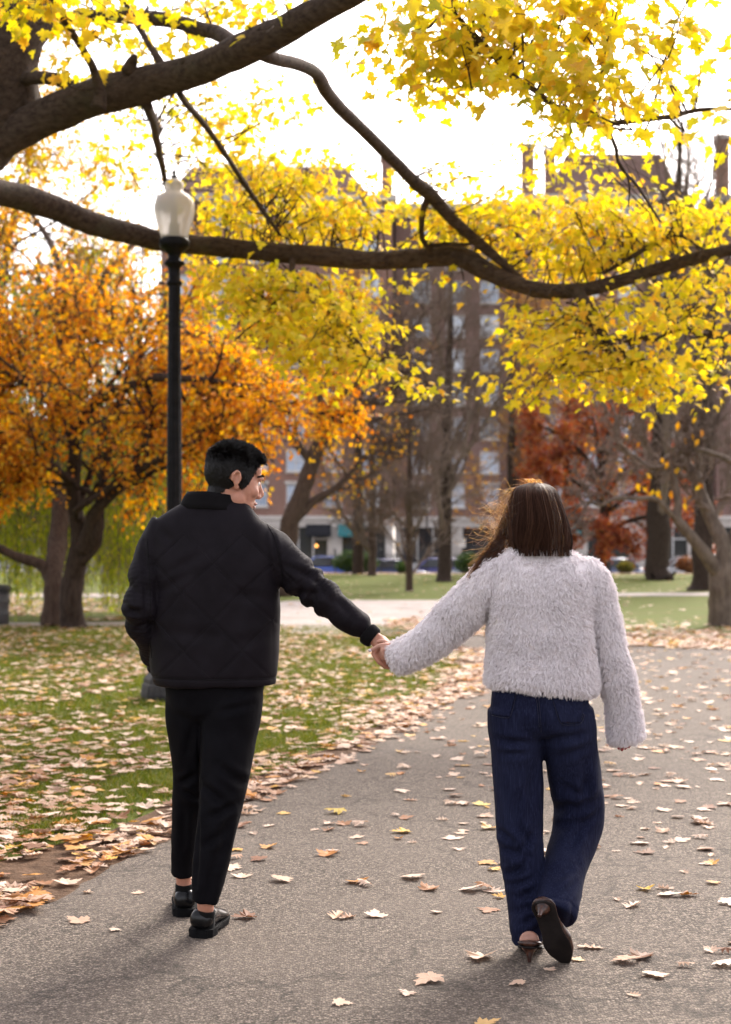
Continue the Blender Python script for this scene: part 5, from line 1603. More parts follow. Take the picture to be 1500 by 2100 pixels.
# ================================================================== the man
man_base = (P(415, 1900, 5.62)[0], 5.62, 0.010)
man = thing('person', man_base, 'person in black quilted jacket and trousers, head turned right, left hand in pocket', 'person', 'the couple')
mh_c = P(481, 985, 5.62)
mh_R = rot(math.radians(66), math.radians(12), math.radians(2))
bb = Buf()
Tm = head_parts(bb, mh_c, mh_R)
arm(bb, [(462, 1000, 5.61, .056), (452, 1030, 5.61, .056), (442, 1062, 5.62, .062), (440, 1085, 5.63, .085)], 24)
loft(bb, lrow([(438, 1075, 5.64, 60, .055), (438, 1110, 5.64, 105, .095), (440, 1200, 5.64, 95, .11), (441, 1300, 5.64, 85, .10), (441, 1400, 5.64, 80, .10), (441, 1450, 5.64, 78, .10), (441, 1475, 5.64, 50, .08)]))
arm(bb, [(335, 1092, 5.63, .05), (304, 1155, 5.6, .045), (285, 1248, 5.56, .038), (306, 1320, 5.66, .034), (334, 1365, 5.75, .028), (358, 1385, 5.75, .03), (374, 1416, 5.745, .028)])
arm(bb, [(530, 1100, 5.63, .05), (590, 1157, 5.62, .048), (660, 1222, 5.59, .042), (740, 1287, 5.54, .032), (768, 1309, 5.52, .026), (782, 1320, 5.51, .030), (796, 1334, 5.50, .026), (803, 1342, 5.50, .018)], ratio=.62)
arm(bb, [(396, 1440, 5.66, .07), (391, 1580, 5.70, .045), (381, 1700, 5.77, .036), (377, 1790, 5.83, .030), (378, 1820, 5.84, .029), (378, 1850, 5.855, .030), (377, 1858, 5.87, .028)])
arm(bb, [(475, 1440, 5.63, .08), (460, 1580, 5.58, .055), (444, 1700, 5.53, .045), (424, 1835, 5.505, .032), (422, 1866, 5.515, .030), (420, 1888, 5.53, .030), (420, 1898, 5.545, .028)])
for foot, yaw in (((-.683, 5.84, .055), -6), ((-.590, 5.53, .055), 11)):
    ya = math.radians(yaw); d_ = np.array([math.sin(ya), math.cos(ya), 0])
    f0 = np.array(foot)
    bb.tube([f0+d_*.0, f0+d_*.09+(0, 0, -.005), f0+d_*.16+(0, 0, -.018), f0+d_*.20+(0, 0, -.022)], [.024, .026, .020, .010], 14)
# right hand: fingers hang and curl round her hand, thumb across the top
mf = [[(778, 1330, 5.475), (766, 1339, 5.465), (774, 1354, 5.462), (785, 1364, 5.468)],
      [(786, 1336, 5.485), (776, 1347, 5.472), (783, 1361, 5.468), (791, 1369, 5.474)],
      [(794, 1341, 5.495), (787, 1353, 5.482), (792, 1364, 5.478), (798, 1370, 5.484)],
      [(800, 1344, 5.505), (796, 1356, 5.495), (800, 1364, 5.492), (805, 1368, 5.496)]]
for l in mf: finger(bb, [P(*p) for p in l], .0098, .0072)
finger(bb, [P(784, 1313, 5.50), P(796, 1320, 5.47), P(806, 1330, 5.455)], .0115, .008)
# left hand in the pocket
for i in range(4): finger(bb, [P(372+i*6, 1415, 5.74+.008*i), P(376+i*6, 1438, 5.735+.008*i), P(382+i*6, 1452, 5.72+.008*i)], .0095, .007)
finger(bb, [P(366, 1395, 5.74), P(380, 1408, 5.72), P(390, 1418, 5.715)], .0105, .008)
V, F = fuse(bb, .0042, 4)
mi = np.zeros(len(F), np.int32)
cen = (V[F].mean(1)-mh_c)@np.array(mh_R)
def hairline_m(c):
    x, y, z = c.T
    lim = np.interp(y, [-.13, -.085, -.05, -.005, .015, .035, .055, .075, .11], [-.085, -.075, -.045, -.004, -.022, .004, .060, .080, .084])
    ear = (np.abs(x) > .066) & ((y+.02)**2/.026**2+(z)**2/.036**2 < 1)
    return (z > lim) & ~ear & (z > -.2) & (np.abs(x) < .11) & (z < .2) & (np.abs(y) < .14)
hm = hairline_m(cen)
mi[hm] = 1
body = mk('body', V, [F], [M_SKIN_M, M_SCALP], man)
body.data.polygons.foreach_set('material_index', mi)
face_bits(man, mh_c, mh_R, 1.0, M_SKIN_M)
# hair: short at the sides and nape, longer and brushed up over the crown
Rm = np.array(mh_R)
p, f = sample_surface(V, F, 40000, hm.astype(float))
N = normals(V, F)[F].mean(1)[f]
lc = (p-mh_c)@Rm
ln = lc.copy()
topness = np.clip((lc[:, 2]-.045)/.06, 0, 1)
length = .011+.020*topness*rng.uniform(.7, 1.25, len(p))+.014*np.clip(lc[:, 1]/.1, 0, 1)*topness
clump = np.stack([vnoise(lc, 55), vnoise(lc+3.3, 55), vnoise(lc+7.7, 55)], -1)
dl = (N@Rm)*(.22+.35*topness)[:, None]+np.array([0, -.1, -.75])*(1-topness)[:, None]+np.array([.0, .42, .50])*topness[:, None]+clump*(.16+.16*topness)[:, None]+rng.normal(0, .10, (len(p), 3))
dl = nrm(dl)
ci = rng.choice(len(p), 5000, replace=False)
near = np.concatenate([((q_[:, None]-p[ci][None])**2).sum(-1).argmin(1) for q_ in np.array_split(p, 80)])
dl = nrm(dl*.45+dl[ci][near]*.75)
length = length*(.8+.35*rng.random(5000)[near])
dw = dl@Rm.T
ctip = (p[ci]+(dl[ci]@Rm.T)*length[ci][:, None])[near]
k = 5
s_ = np.linspace(0, 1, k)[None, :, None]
pth = p[:, None]-N[:, None]*.001+dw[:, None]*length[:, None, None]*s_+(np.array([0, 0, -1.])*(1-topness)[:, None]*.004)[:, None]*s_**2+N[:, None]*.003*np.sin(s_*np.pi)
pth = pth+(ctip-pth[:, -1])[:, None]*(.45*topness)[:, None, None]*s_**1.5
strands('hair', pth, .0007, .00035, M_HAIR_M, man, label='short dark hair brushed up')
# brows and stubble shade
for sx in (-1, 1):
    q = np.array([mh_c+Rm@np.array(v) for v in ((sx*.014, .0965, .030), (sx*.030, .0935, .036), (sx*.045, .083, .033), (sx*.057, .066, .027))])
    c_ = cr(q, 60)
    pb = c_[rng.integers(0, 60, 260)]+rng.normal(0, .0022, (260, 3))
    d_ = Rm@np.array([sx*.8, .3, .2])
    strands('eyebrow', pb[:, None]+(d_+rng.normal(0, .2, (260, 3)))[:, None]*.008*np.linspace(0, 1, 3)[None, :, None], .0005, .0002, M_HAIR_M, man)

# trousers
tb_ = Buf()
loft(tb_, lrow([(441, 1380, 5.64, 100, .125), (441, 1400, 5.64, 101, .128), (440, 1430, 5.64, 97, .122), (438, 1455, 5.64, 88, .112), (438, 1476, 5.64, 62, .085)]))
la = arm(tb_, [(394, 1420, 5.65, 0.0966), (389, 1470, 5.66, 0.0924), (389, 1510, 5.67, 0.0819), (391, 1580, 5.70, 0.0672), (386, 1640, 5.735, 0.0609), (381, 1700, 5.77, 0.0556), (377, 1760, 5.81, 0.0483), (375, 1793, 5.83, 0.0446)], 28, 40, 1.05)
ra = arm(tb_, [(478, 1420, 5.63, 0.1134), (474, 1470, 5.62, 0.1134), (469, 1510, 5.61, 0.1071), (464, 1560, 5.585, 0.0987), (454, 1640, 5.555, 0.0840), (444, 1700, 5.53, 0.0745), (431, 1790, 5.51, 0.0630), (420, 1852, 5.50, 0.0467)], 28, 44, 1.02)
V, F = fuse(tb_, .0055, 14)
N = normals(V, F)
wr = vnoise(V*np.array([1, 1, .6]), 9)*.0035+vnoise(V*np.array([1.4, 1.4, .5]), 22)*.0018
low = np.clip((.42-V[:, 2])/.3, 0, 1)
V = V+N*(wr+low*vnoise(V*np.array([.6, .6, 1.6]), 16)*.003)[:, None]
V = creases(V, N, [(398, 1590, 365, 1612, .007, .010), (370, 1625, 408, 1650, .006, .009), (455, 1560, 510, 1605, .006, .012), (420, 1600, 470, 1640, .007, .012), (490, 1640, 440, 1665, .008, .012), (470, 1690, 425, 1720, .005, .011), (412, 1470, 412, 1800, .006, .008), (455, 1455, 520, 1440, .004, .010), (480, 1655, 455, 1760, .005, .012), (400, 1480, 380, 1560, .004, .012), (450, 1735, 430, 1850, .004, .013), (372, 1665, 366, 1760, .004, .011)], 5.6, 2.2)
V = relax(V, F, 1)
trousers = mk('trousers', V, [F], M_TROUSER, man)

# jacket
jb = Buf()
loft(jb, lrow([(440, 1026, 5.62, 58, .066), (437, 1041, 5.62, 80, .080), (433, 1062, 5.62, 103, .092), (434, 1082, 5.625, 122, .108), (437, 1110, 5.63, 130, .122), (440, 1150, 5.63, 133, .136), (443, 1220, 5.635, 133, .146), (442, 1300, 5.64, 132, .150), (442, 1370, 5.64, 130, .150), (444, 1396, 5.64, 126, .147), (445, 1403, 5.64, 124, .144)]), 64, .80)
pl = arm(jb, [(346, 1090, 5.63, .074), (326, 1112, 5.625, .072), (306, 1155, 5.605, .066), (296, 1205, 5.575, .062), (287, 1250, 5.555, .060), (294, 1288, 5.60, .054), (309, 1322, 5.67, .049), (326, 1360, 5.75, .046)], 28, 44)
pr = arm(jb, [(505, 1095, 5.63, .080), (545, 1122, 5.63, .083), (590, 1160, 5.62, .077), (635, 1200, 5.60, .070), (678, 1236, 5.58, .062), (712, 1263, 5.56, .055), (738, 1285, 5.545, .048), (755, 1299, 5.535, .041), (761, 1304, 5.53, .039)], 28, 60)
V, F = fuse(jb, .005, 5)
N = normals(V, F)
# sleeves bunch, the back hangs in soft drags
for pa, amp in ((pl, .0060), (pr, .0078)):
    L, dist, j = along_path(V, pa)
    onarm = np.clip(1-(dist-.055)/.05, 0, 1)*np.clip((L-.06)/.10, 0, 1)
    tot = np.linalg.norm(np.diff(pa, axis=0), axis=1).sum()
    el = np.exp(-((L-tot*.52)/.11)**2)+.5+.5*np.exp(-((L-tot*.95)/.07)**2)
    ph = vnoise(V, 7)*3.4+vnoise(V, 15)*1.4
    V = V+N*(onarm*el*amp*np.sin(L/.050*2*np.pi*.5+ph))[:, None]
tor = np.clip((V[:, 0]-P(300, 0, 5.62)[0])/.03, 0, 1)*np.clip((P(580, 0, 5.62)[0]-V[:, 0])/.03, 0, 1)
V = V+N*(vnoise(V, 3.1)*.006+vnoise(V*np.array([1, 1, .55]), 6)*.010*tor+vnoise(V*np.array([1.2, 1, .8]), 17)*.0036)[:, None]
# quilting: diamond stitch lines pressed between puffs
z0, x0 = P(0, 1390, 5.6)[2], P(442, 0, 5.6)[0]
back = np.clip(-N[:, 1]*2, 0, 1)*np.clip((V[:, 2]-P(0, 1388, 5.6)[2])/.03, 0, 1)*np.clip((P(0, 1085, 5.6)[2]-V[:, 2])/.06, 0, 1)
q = 0
for sg in (1, -1):
    u = ((V[:, 0]-x0)*.707+sg*(V[:, 2]-z0)*.707+.010*vnoise(V, 7))/.150
    dd = np.abs(u-np.round(u))*.150
    q = np.maximum(q, np.exp(-(dd/.0050)**2))
V = V+N*(back*(.0008-.0030*q))[:, None]
# hem band and seams
hz = P(0, 1391, 5.55)[2]
V = V-N*(.0045*np.exp(-((V[:, 2]-hz)/.004)**2)*np.clip(tor+.2, 0, 1))[:, None]
V = creases(V, N, [(300, 1112, 312, 1300, .006, .008), (560, 1090, 582, 1200, .005, .007), (345, 1180, 430, 1130, .004, .014), (330, 1215, 400, 1170, .004, .013), (540, 1170, 470, 1290, .003, .02), (560, 1230, 470, 1215, .003, .016), (330, 1290, 470, 1300, .003, .018), (480, 1320, 560, 1300, .003, .017), (585, 1160, 655, 1190, .006, .010), (600, 1215, 660, 1215, .006, .010), (640, 1180, 690, 1240, .005, .010), (256, 1235, 300, 1262, .007, .009), (262, 1255, 305, 1248, .006, .009), (268, 1200, 300, 1225, .004, .01), (285, 1290, 310, 1275, .006, .008), (690, 1225, 720, 1262, .005, .009), (728, 1255, 716, 1290, .005, .008), (330, 1080, 360, 1110, .003, .012)], 5.6)
V = relax(V, F, 1)
jacket = mk('jacket', V, [F], M_JACKET, man)
bvh_j = BVHTree.FromPolygons([tuple(v) for v in V], [tuple(f) for f in F])
def project(bvh, pts, off=.0012, r=.0011, n=None):
    """lay a thread on the camera side of a garment along photo points (x, y)"""
    pts = cr(np.array(pts, float), n or max(8, int(np.linalg.norm(np.diff(np.array(pts, float), axis=0), axis=1).sum()/5)))
    out = []
    for x, y in pts:
        d = nrm(P(x, y, 5.0)-np.array([0, 0, EYE]))
        h = bvh.ray_cast(Vector((0, 0, EYE)), Vector(d))
        if h[0] is not None: out.append(np.array(h[0])+np.array(h[1])*off)
    return np.array(out)
def thread(name, bvh, lines, r, mat, parent, off=.0008, **kw):
    for l in lines:
        q = project(bvh, l, off)
        if len(q) > 2: Buf().tube(q, r, 5).build(name, mat, parent, **kw)
thread('seam', bvh_j, [[(318, 1388), (380, 1393), (450, 1394), (530, 1393), (571, 1391)], [(302, 1105), (306, 1160), (309, 1230), (308, 1300), (312, 1350)], [(548, 1075), (566, 1110), (577, 1160), (580, 1200)]], .0012, M_CORD, jacket)
# diamond quilting stitched through the back
qz = (P(0, 1386, 5.6)[2], P(0, 1095, 5.6)[2])
qn = 0
for sg in (1, -1):
    for kq in range(-3, 9):
        t_ = np.linspace(qz[0], qz[1], 70)
        xq = x0+(kq*.150-sg*.707*(t_-z0))/.707
        okq = (xq > P(318, 0, 5.6)[0]) & (xq < P(566, 0, 5.6)[0])
        if okq.sum() < 8: continue
        qp = []
        for xx_, zz_ in zip(xq[okq], t_[okq]):
            pv = np.array([xx_, 5.49, zz_])
            h = bvh_j.ray_cast(Vector((xx_, 5.0, zz_)), Vector((0, 1, 0)))
            if h[0] is not None: qp.append(np.array(h[0])+np.array(h[1])*.0004)
        if len(qp) > 6: Buf().tube(np.array(qp), .0011, 5).build('quilting_stitch', M_QSTITCH, jacket)
# ribbed cuff and corduroy collar
cb = Buf(); arm(cb, [(752, 1297, 5.537, .041), (758, 1302, 5.533, .042), (765, 1307, 5.529, .040), (769, 1310, 5.527, .036)], 28, 14)
Vc, Fc = fuse(cb, .004, 3)
mk('cuff', Vc, [Fc], M_CORD, man)
kb = Buf()
n_ = 48
a = np.arange(n_)/n_*2*np.pi
rings = []
for (cx, cy, D_, hw, hd, tilt) in ((440, 1044, 5.615, 73, .084, .10), (438, 1034, 5.612, 67, .077, .12), (437, 1019, 5.608, 59, .068, .14), (438, 1010, 5.606, 53, .061, .15), (439, 1010, 5.606, 48, .055, .15), (440, 1030, 5.61, 50, .056, .13), (441, 1050, 5.612, 52, .058, .1)):
    c_ = P(cx, cy, D_)
    hx = hw*D_/FPX
    xx, yy = hx*np.cos(a), hd*np.sin(a)
    rings.append(np.stack([c_[0]+xx, c_[1]+yy, c_[2]-tilt*np.maximum(xx, -.02)-.26*np.maximum(yy, 0)], -1))
Vk = np.vstack(rings)
kk = len(rings)
i, j = np.meshgrid(np.arange(kk), np.arange(n_), indexing='ij')
Qk = np.stack([i*n_+j, i*n_+(j+1) % n_, ((i+1) % kk)*n_+(j+1) % n_, ((i+1) % kk)*n_+j], -1).reshape(-1, 4)
mk('collar', Vk, [Qk], M_CORD, man)

# shoes
def dress_shoe(heel, yaw, parent, L=.295):
    ya = math.radians(yaw)
    f_ = np.array([math.sin(ya), math.cos(ya), 0]); s_ = np.array([math.cos(ya), -math.sin(ya), 0]); u_ = np.array([0, 0, 1.])
    h = np.array(heel, float)
    b = Buf()
    # upper: rings across the foot
    rows_ = [(.004, .026, .034, .078), (.02, .041, .030, .098), (.06, .045, .028, .104), (.10, .044, .024, .100), (.14, .042, .021, .090), (.18, .045, .017, .076), (.22, .047, .015, .062), (.26, .040, .015, .050), (.285, .024, .016, .040), (.294, .008, .018, .032)]
    q = cr(np.array(rows_), 40)
    n = 28
    a = np.arange(n)/n*2*np.pi
    V = []
    for s0, hw, zl, zh in q:
        c, s = np.cos(a), np.sin(a)
        w = hw*np.sign(c)*np.abs(c)**.7
        z = (zl+zh)/2+(zh-zl)/2*np.sign(s)*np.abs(s)**.8
        w = w*np.where(s > 0, 1-.38*np.clip((z-zl)/(zh-zl)-.5, 0, 1), 1)
        V.append(h+f_*s0*L/.295+s_[None]*w[:, None]+u_*z[:, None])
    V = np.vstack(V); k = len(q)
    i, j = np.meshgrid(np.arange(k-1), np.arange(n), indexing='ij')
    Q = np.stack([i*n+j, i*n+(j+1) % n, (i+1)*n+(j+1) % n, (i+1)*n+j], -1).reshape(-1, 4)
    Vc = np.vstack([V, V[:n].mean(0), V[-n:].mean(0)])
    jj = np.arange(n)
    sh = mk('shoe', Vc, [Q, np.stack([(jj+1) % n, jj, np.full(n, k*n)], -1), np.stack([(k-1)*n+jj, (k-1)*n+(jj+1) % n, np.full(n, k*n+1)], -1)], M_LEATHER, parent)
    def slab(name, t0, t1, zlo, zhi, grow, mat):
        t = np.linspace(t0, t1, 26)
        hw = np.interp(t*.295/L, [r[0] for r in rows_], [r[1] for r in rows_])+grow
        hw[0] *= .75 if t0 < .02 else 1
        left = h+f_*t[:, None]-s_*hw[:, None]
        right = h+f_*t[:, None]+s_*hw[:, None]
        out = np.vstack([left, right[::-1]])
        m = len(out)
        V = np.vstack([out+u_*zlo, out+u_*zhi])
        jj = np.arange(m)
        sides = np.stack([jj, (jj+1) % m, m+(jj+1) % m, m+jj], -1)
        i = np.arange(25)
        tq = np.stack([i, i+1, m-2-i, m-1-i], -1)
        mk(name, V, [sides, tq, tq+m], mat, sh, False)
    slab('sole', -.004, L+.004, .016, .026, .005, M_SOLE)
    slab('heel', -.003, .072, 0.0, .0285, .004, M_SOLE)
    slab('forepart', .12, L*.95, .003, .017, .002, M_SOLE)
    # topline and counter seams
    for dz, tt in ((.090, .075), (.060, .055)):
        t = np.linspace(-1, 1, 22)
        sb = [h+f_*(tt*x*x)+s_*(.036*np.sin(x*1.45))+u_*(dz-.018*(1-x*x)*(dz > .08)) for x in t]
    return sh
sh1 = dress_shoe((P(409, 1930, 5.478)[0], 5.478, .0105), 11, man, .28)
sh2 = dress_shoe((P(380, 1887, 5.79)[0], 5.79, .0105), -7, man)
for l in ([(378, 1812, 5.835, .0335), (378, 1830, 5.84, .0345), (378, 1852, 5.845, .037), (377, 1864, 5.86, .036)], [(424, 1866, 5.512, .0335), (422, 1880, 5.515, .0345), (420, 1896, 5.53, .037), (419, 1906, 5.545, .035)]):
    sb = Buf(); arm(sb, l, 22); sb.build('sock', M_SOCK, man)

# ================================================================== the woman
wom_base = (P(1090, 1950, 5.3)[0], 5.3, 0.010)
woman = thing('person', wom_base, 'person in fuzzy pale sweater and navy jeans, long brown hair blowing left', 'person', 'the couple')
wh_c = P(1104, 1072, 5.39)
wh_R = rot(math.radians(-10), math.radians(4), math.radians(-3))
bb = Buf()
head_parts(bb, wh_c, wh_R, True)
arm(bb, [(1104, 1090, 5.38, .047), (1104, 1120, 5.37, .047), (1106, 1150, 5.37, .06)], 22)
loft(bb, lrow([(1106, 1140, 5.37, 55, .05), (1108, 1170, 5.37, 95, .075), (1110, 1270, 5.37, 80, .085), (1110, 1340, 5.37, 72, .08), (1108, 1410, 5.36, 82, .09), (1108, 1470, 5.36, 84, .095), (1110, 1505, 5.36, 50, .07)]))
arm(bb, [(1015, 1180, 5.37, .045), (945, 1258, 5.40, .036), (880, 1312, 5.44, .030), (815, 1340, 5.47, .022), (800, 1341, 5.475, .026), (786, 1342, 5.475, .026), (778, 1342, 5.478, .018)], ratio=.6)
arm(bb, [(1205, 1185, 5.36, .045), (1240, 1275, 5.36, .036), (1258, 1370, 5.37, .031), (1278, 1455, 5.40, .022), (1282, 1480, 5.41, .028), (1283, 1500, 5.41, .026)], ratio=.6)
arm(bb, [(1060, 1480, 5.36, .065), (1062, 1600, 5.355, .045), (1069, 1740, 5.33, .035), (1080, 1880, 5.28, .028), (1085, 1926, 5.225, .027), (1087, 1940, 5.195, .030)])
arm(bb, [(1160, 1480, 5.36, .065), (1180, 1590, 5.40, .045), (1184, 1670, 5.43, .040), (1165, 1760, 5.34, .034), (1143, 1830, 5.23, .028), (1128, 1862, 5.15, .028)])
# her fingers round his hand, the thumb and a pale nail across the top
wf = [[(795, 1322, 5.455), (778, 1324, 5.448), (766, 1330, 5.447), (758, 1335, 5.452)],
      [(792, 1332, 5.452), (783, 1334, 5.442), (788, 1346, 5.447), (795, 1352, 5.46)],
      [(796, 1340, 5.455), (790, 1344, 5.446), (795, 1356, 5.452), (803, 1360, 5.465)],
      [(802, 1346, 5.46), (798, 1352, 5.452), (803, 1362, 5.46), (810, 1365, 5.47)]]
for l in wf: finger(bb, [P(*p) for p in l], .0082, .0062)
finger(bb, [P(800, 1322, 5.47), P(786, 1314, 5.475), P(775, 1316, 5.482)], .009, .0065)
for i in range(4): finger(bb, [P(1270+i*8, 1500, 5.41-.004*i), P(1268+i*8, 1522, 5.402-.004*i), P(1269+i*7, 1538-abs(i-1)*3, 5.395)], .0075, .0058)
finger(bb, [P(1268, 1488, 5.40), P(1262, 1505, 5.395), P(1266, 1518, 5.39)], .0085, .0065)
# feet
hl = np.array([P(1086, 0, 5.185)[0], 5.188, .074])
for l in ([hl+(0, .0, .0), hl+(.006, .06, -.002), hl+(.016, .12, -.022), hl+(.024, .17, -.040)],):
    bb.tube(l, [.034, .034, .034, .022], 14)
rh, rt = P(1118, 1872, 5.115), P(1163, 1962, 5.195)
fd = nrm(rt-rh)
sn = nrm(np.cross(fd, np.array([1., 0.15, 0])))      # out of the sole
if sn[1] > 0: sn = -sn
sd_ = np.cross(fd, sn)
bb.tube([rh-sn*.030, rh-sn*.030+fd*.07, rh-sn*.022+fd*.14, rh-sn*.016+fd*.19], [.034, .033, .030, .018], 14)
V, F = fuse(bb, .0042, 3)
mi = np.zeros(len(F), np.int32)
wbody = mk('body', V, [F], [M_SKIN_W, M_SCALP], woman)
face_bits(woman, wh_c, wh_R, .93, M_SKIN_W)
nb_ = P(759, 1333.5, 5.4435)
Buf().ell(nb_, (.0062, .0022, .0048), rot(0, 0, .35), nu=12, nv=8).build('fingernail', M_NAIL_PALE, woman, label='pale polished fingernail')
for i in range(4):
    Buf().ell(P(1269+i*7, 1537-abs(i-1)*3, 5.391)-np.array([0, .0035, 0]), (.0042, .002, .006), nu=10, nv=6).build('fingernail', M_NAIL_RED, woman, label='dark red fingernail')

# jeans
jb = Buf()
loft(jb, lrow([(1106, 1392, 5.365, 95, .112), (1106, 1410, 5.365, 97, .118), (1107, 1440, 5.36, 101, .130), (1109, 1468, 5.354, 100, .136), (1110, 1490, 5.354, 92, .126), (1112, 1508, 5.356, 70, .095)]), 56)
jl = arm(jb, [(1056, 1450, 5.335, 0.0966), (1058, 1490, 5.338, 0.0987), (1060, 1530, 5.345, 0.0924), (1062, 1600, 5.35, 0.0887), (1065, 1680, 5.345, 0.0851), (1070, 1760, 5.325, 0.0766), (1078, 1850, 5.29, 0.0662), (1082, 1905, 5.255, 0.0578), (1083, 1932, 5.26, 0.0541)], 32, 60, 1.05)
jr = arm(jb, [(1160, 1455, 5.335, 0.0987), (1164, 1492, 5.342, 0.1019), (1169, 1532, 5.358, 0.0966), (1181, 1600, 5.395, 0.0945), (1188, 1660, 5.43, 0.0914), (1180, 1715, 5.415, 0.0872), (1160, 1782, 5.32, 0.0766), (1146, 1835, 5.23, 0.0725), (1139, 1868, 5.18, 0.0745), (1136, 1880, 5.165, 0.0745)], 32, 60, 1.05)
V, F = fuse(jb, .0055, 12)
N = normals(V, F)
wr = vnoise(V*np.array([1, 1, .7]), 8)*.004+vnoise(V*np.array([1.3, 1.3, .6]), 20)*.002
low = np.clip((.55-V[:, 2])/.35, 0, 1)
V = V+N*(wr+low*vnoise(V*np.array([.6, .6, 1.5]), 13)*.0055)[:, None]
V = creases(V, N, [(1107, 1440, 1110, 1515, .005, .010), (1020, 1515, 1090, 1522, .006, .011), (1030, 1545, 1085, 1540, .004, .010), (1120, 1515, 1200, 1500, .005, .012), (1130, 1555, 1200, 1530, .003, .012), (1130, 1674, 1185, 1656, .008, .016), (1180, 1668, 1226, 1648, .006, .014), (1146, 1704, 1196, 1684, .004, .013), (1195, 1700, 1228, 1675, .004, .012), (1200, 1640, 1205, 1600, .005, .012), (1065, 1620, 1050, 1690, .005, .014), (1060, 1690, 1080, 1720, .007, .011), (1030, 1735, 1070, 1750, .007, .012), (1080, 1755, 1050, 1790, .006, .011), (1035, 1790, 1075, 1775, .006, .010), (1060, 1830, 1095, 1815, .006, .011), (1050, 1860, 1090, 1850, .004, .010), (1165, 1740, 1200, 1700, .005, .012), (1125, 1790, 1180, 1770, .005, .012), (1140, 1820, 1180, 1790, .004, .011), (1090, 1560, 1088, 1660, .004, .014), (1195, 1560, 1205, 1640, .004, .014), (1160, 1830, 1160, 1890, .006, .010), (1020, 1700, 1060, 1730, .006, .011), (1092, 1700, 1066, 1745, .006, .010), (1040, 1810, 1085, 1795, .006, .010), (1100, 1860, 1065, 1885, .005, .010), (1058, 1905, 1100, 1890, .004, .010), (1150, 1610, 1200, 1640, .004, .012)], 5.3, 2.2)
V = relax(V, F, 1)
N = normals(V, F)
for pth_ in (jl, jr):        # turned hems
    L, dist, _ = along_path(V, pth_)
    tot = np.linalg.norm(np.diff(pth_, axis=0), axis=1).sum()
    V = V+N*(.0022*np.clip((L-tot+.022)/.004, 0, 1)*(dist < .09)-.002*np.exp(-((L-tot+.024)/.004)**2)*(dist < .09))[:, None]
jeans = mk('jeans', V, [F], M_DENIM, woman)
bvh_w = BVHTree.FromPolygons([tuple(v) for v in V], [tuple(f) for f in F])
# back pockets: patches lying on the seat
def patch(name, bvh, poly, mat, parent, off=.0028):
    """a thin cloth patch over a photo polygon, following the garment under it"""
    a, b_, c, d = [np.array(p, float) for p in poly]
    n, m = 18, 18
    V = []
    for u in np.linspace(0, 1, n):
        for v in np.linspace(0, 1, m):
            x, y = (a*(1-u)+b_*u)*(1-v)+(d*(1-u)+c*u)*v
            dr = nrm(P(x, y, 5)-np.array([0, 0, EYE]))
            h = bvh.ray_cast(Vector((0, 0, EYE)), Vector(dr))
            if h[0] is None: V.append(V[-1] if V else np.zeros(3)); continue
            V.append(np.array(h[0])+np.array(h[1])*off)
    V = np.array(V)
    i, j = np.meshgrid(np.arange(n-1), np.arange(m-1), indexing='ij')
    Q = np.stack([i*m+j, i*m+j+1, (i+1)*m+j+1, (i+1)*m+j], -1).reshape(-1, 4)
    o = mk(name, V, [Q], mat, parent)
    s = o.modifiers.new('thickness', 'SOLIDIFY'); s.thickness = .004; s.offset = 0
    return o
pk1 = patch('back_pocket', bvh_w, [(1012, 1418), (1060, 1416), (1046, 1470), (1010, 1466)], M_DENIM, jeans)
pk2 = patch('back_pocket', bvh_w, [(1128, 1420), (1199, 1432), (1190, 1482), (1150, 1482)], M_DENIM, jeans)
thread('stitching', bvh_w, [[(1061, 1414), (1055, 1445), (1046, 1470), (1030, 1471), (1011, 1467)], [(1057, 1414), (1051, 1444), (1042, 1466), (1030, 1467), (1012, 1463)], [(1127, 1418), (1138, 1450), (1149, 1482), (1170, 1487), (1190, 1484), (1199, 1466)], [(1131, 1418), (1142, 1450), (1152, 1478), (1170, 1483), (1188, 1480), (1196, 1464)], [(1103, 1412), (1106, 1450), (1109, 1500)], [(1099, 1412), (1102, 1450), (1105, 1490)]], .0010, M_STITCH, jeans, .0032)
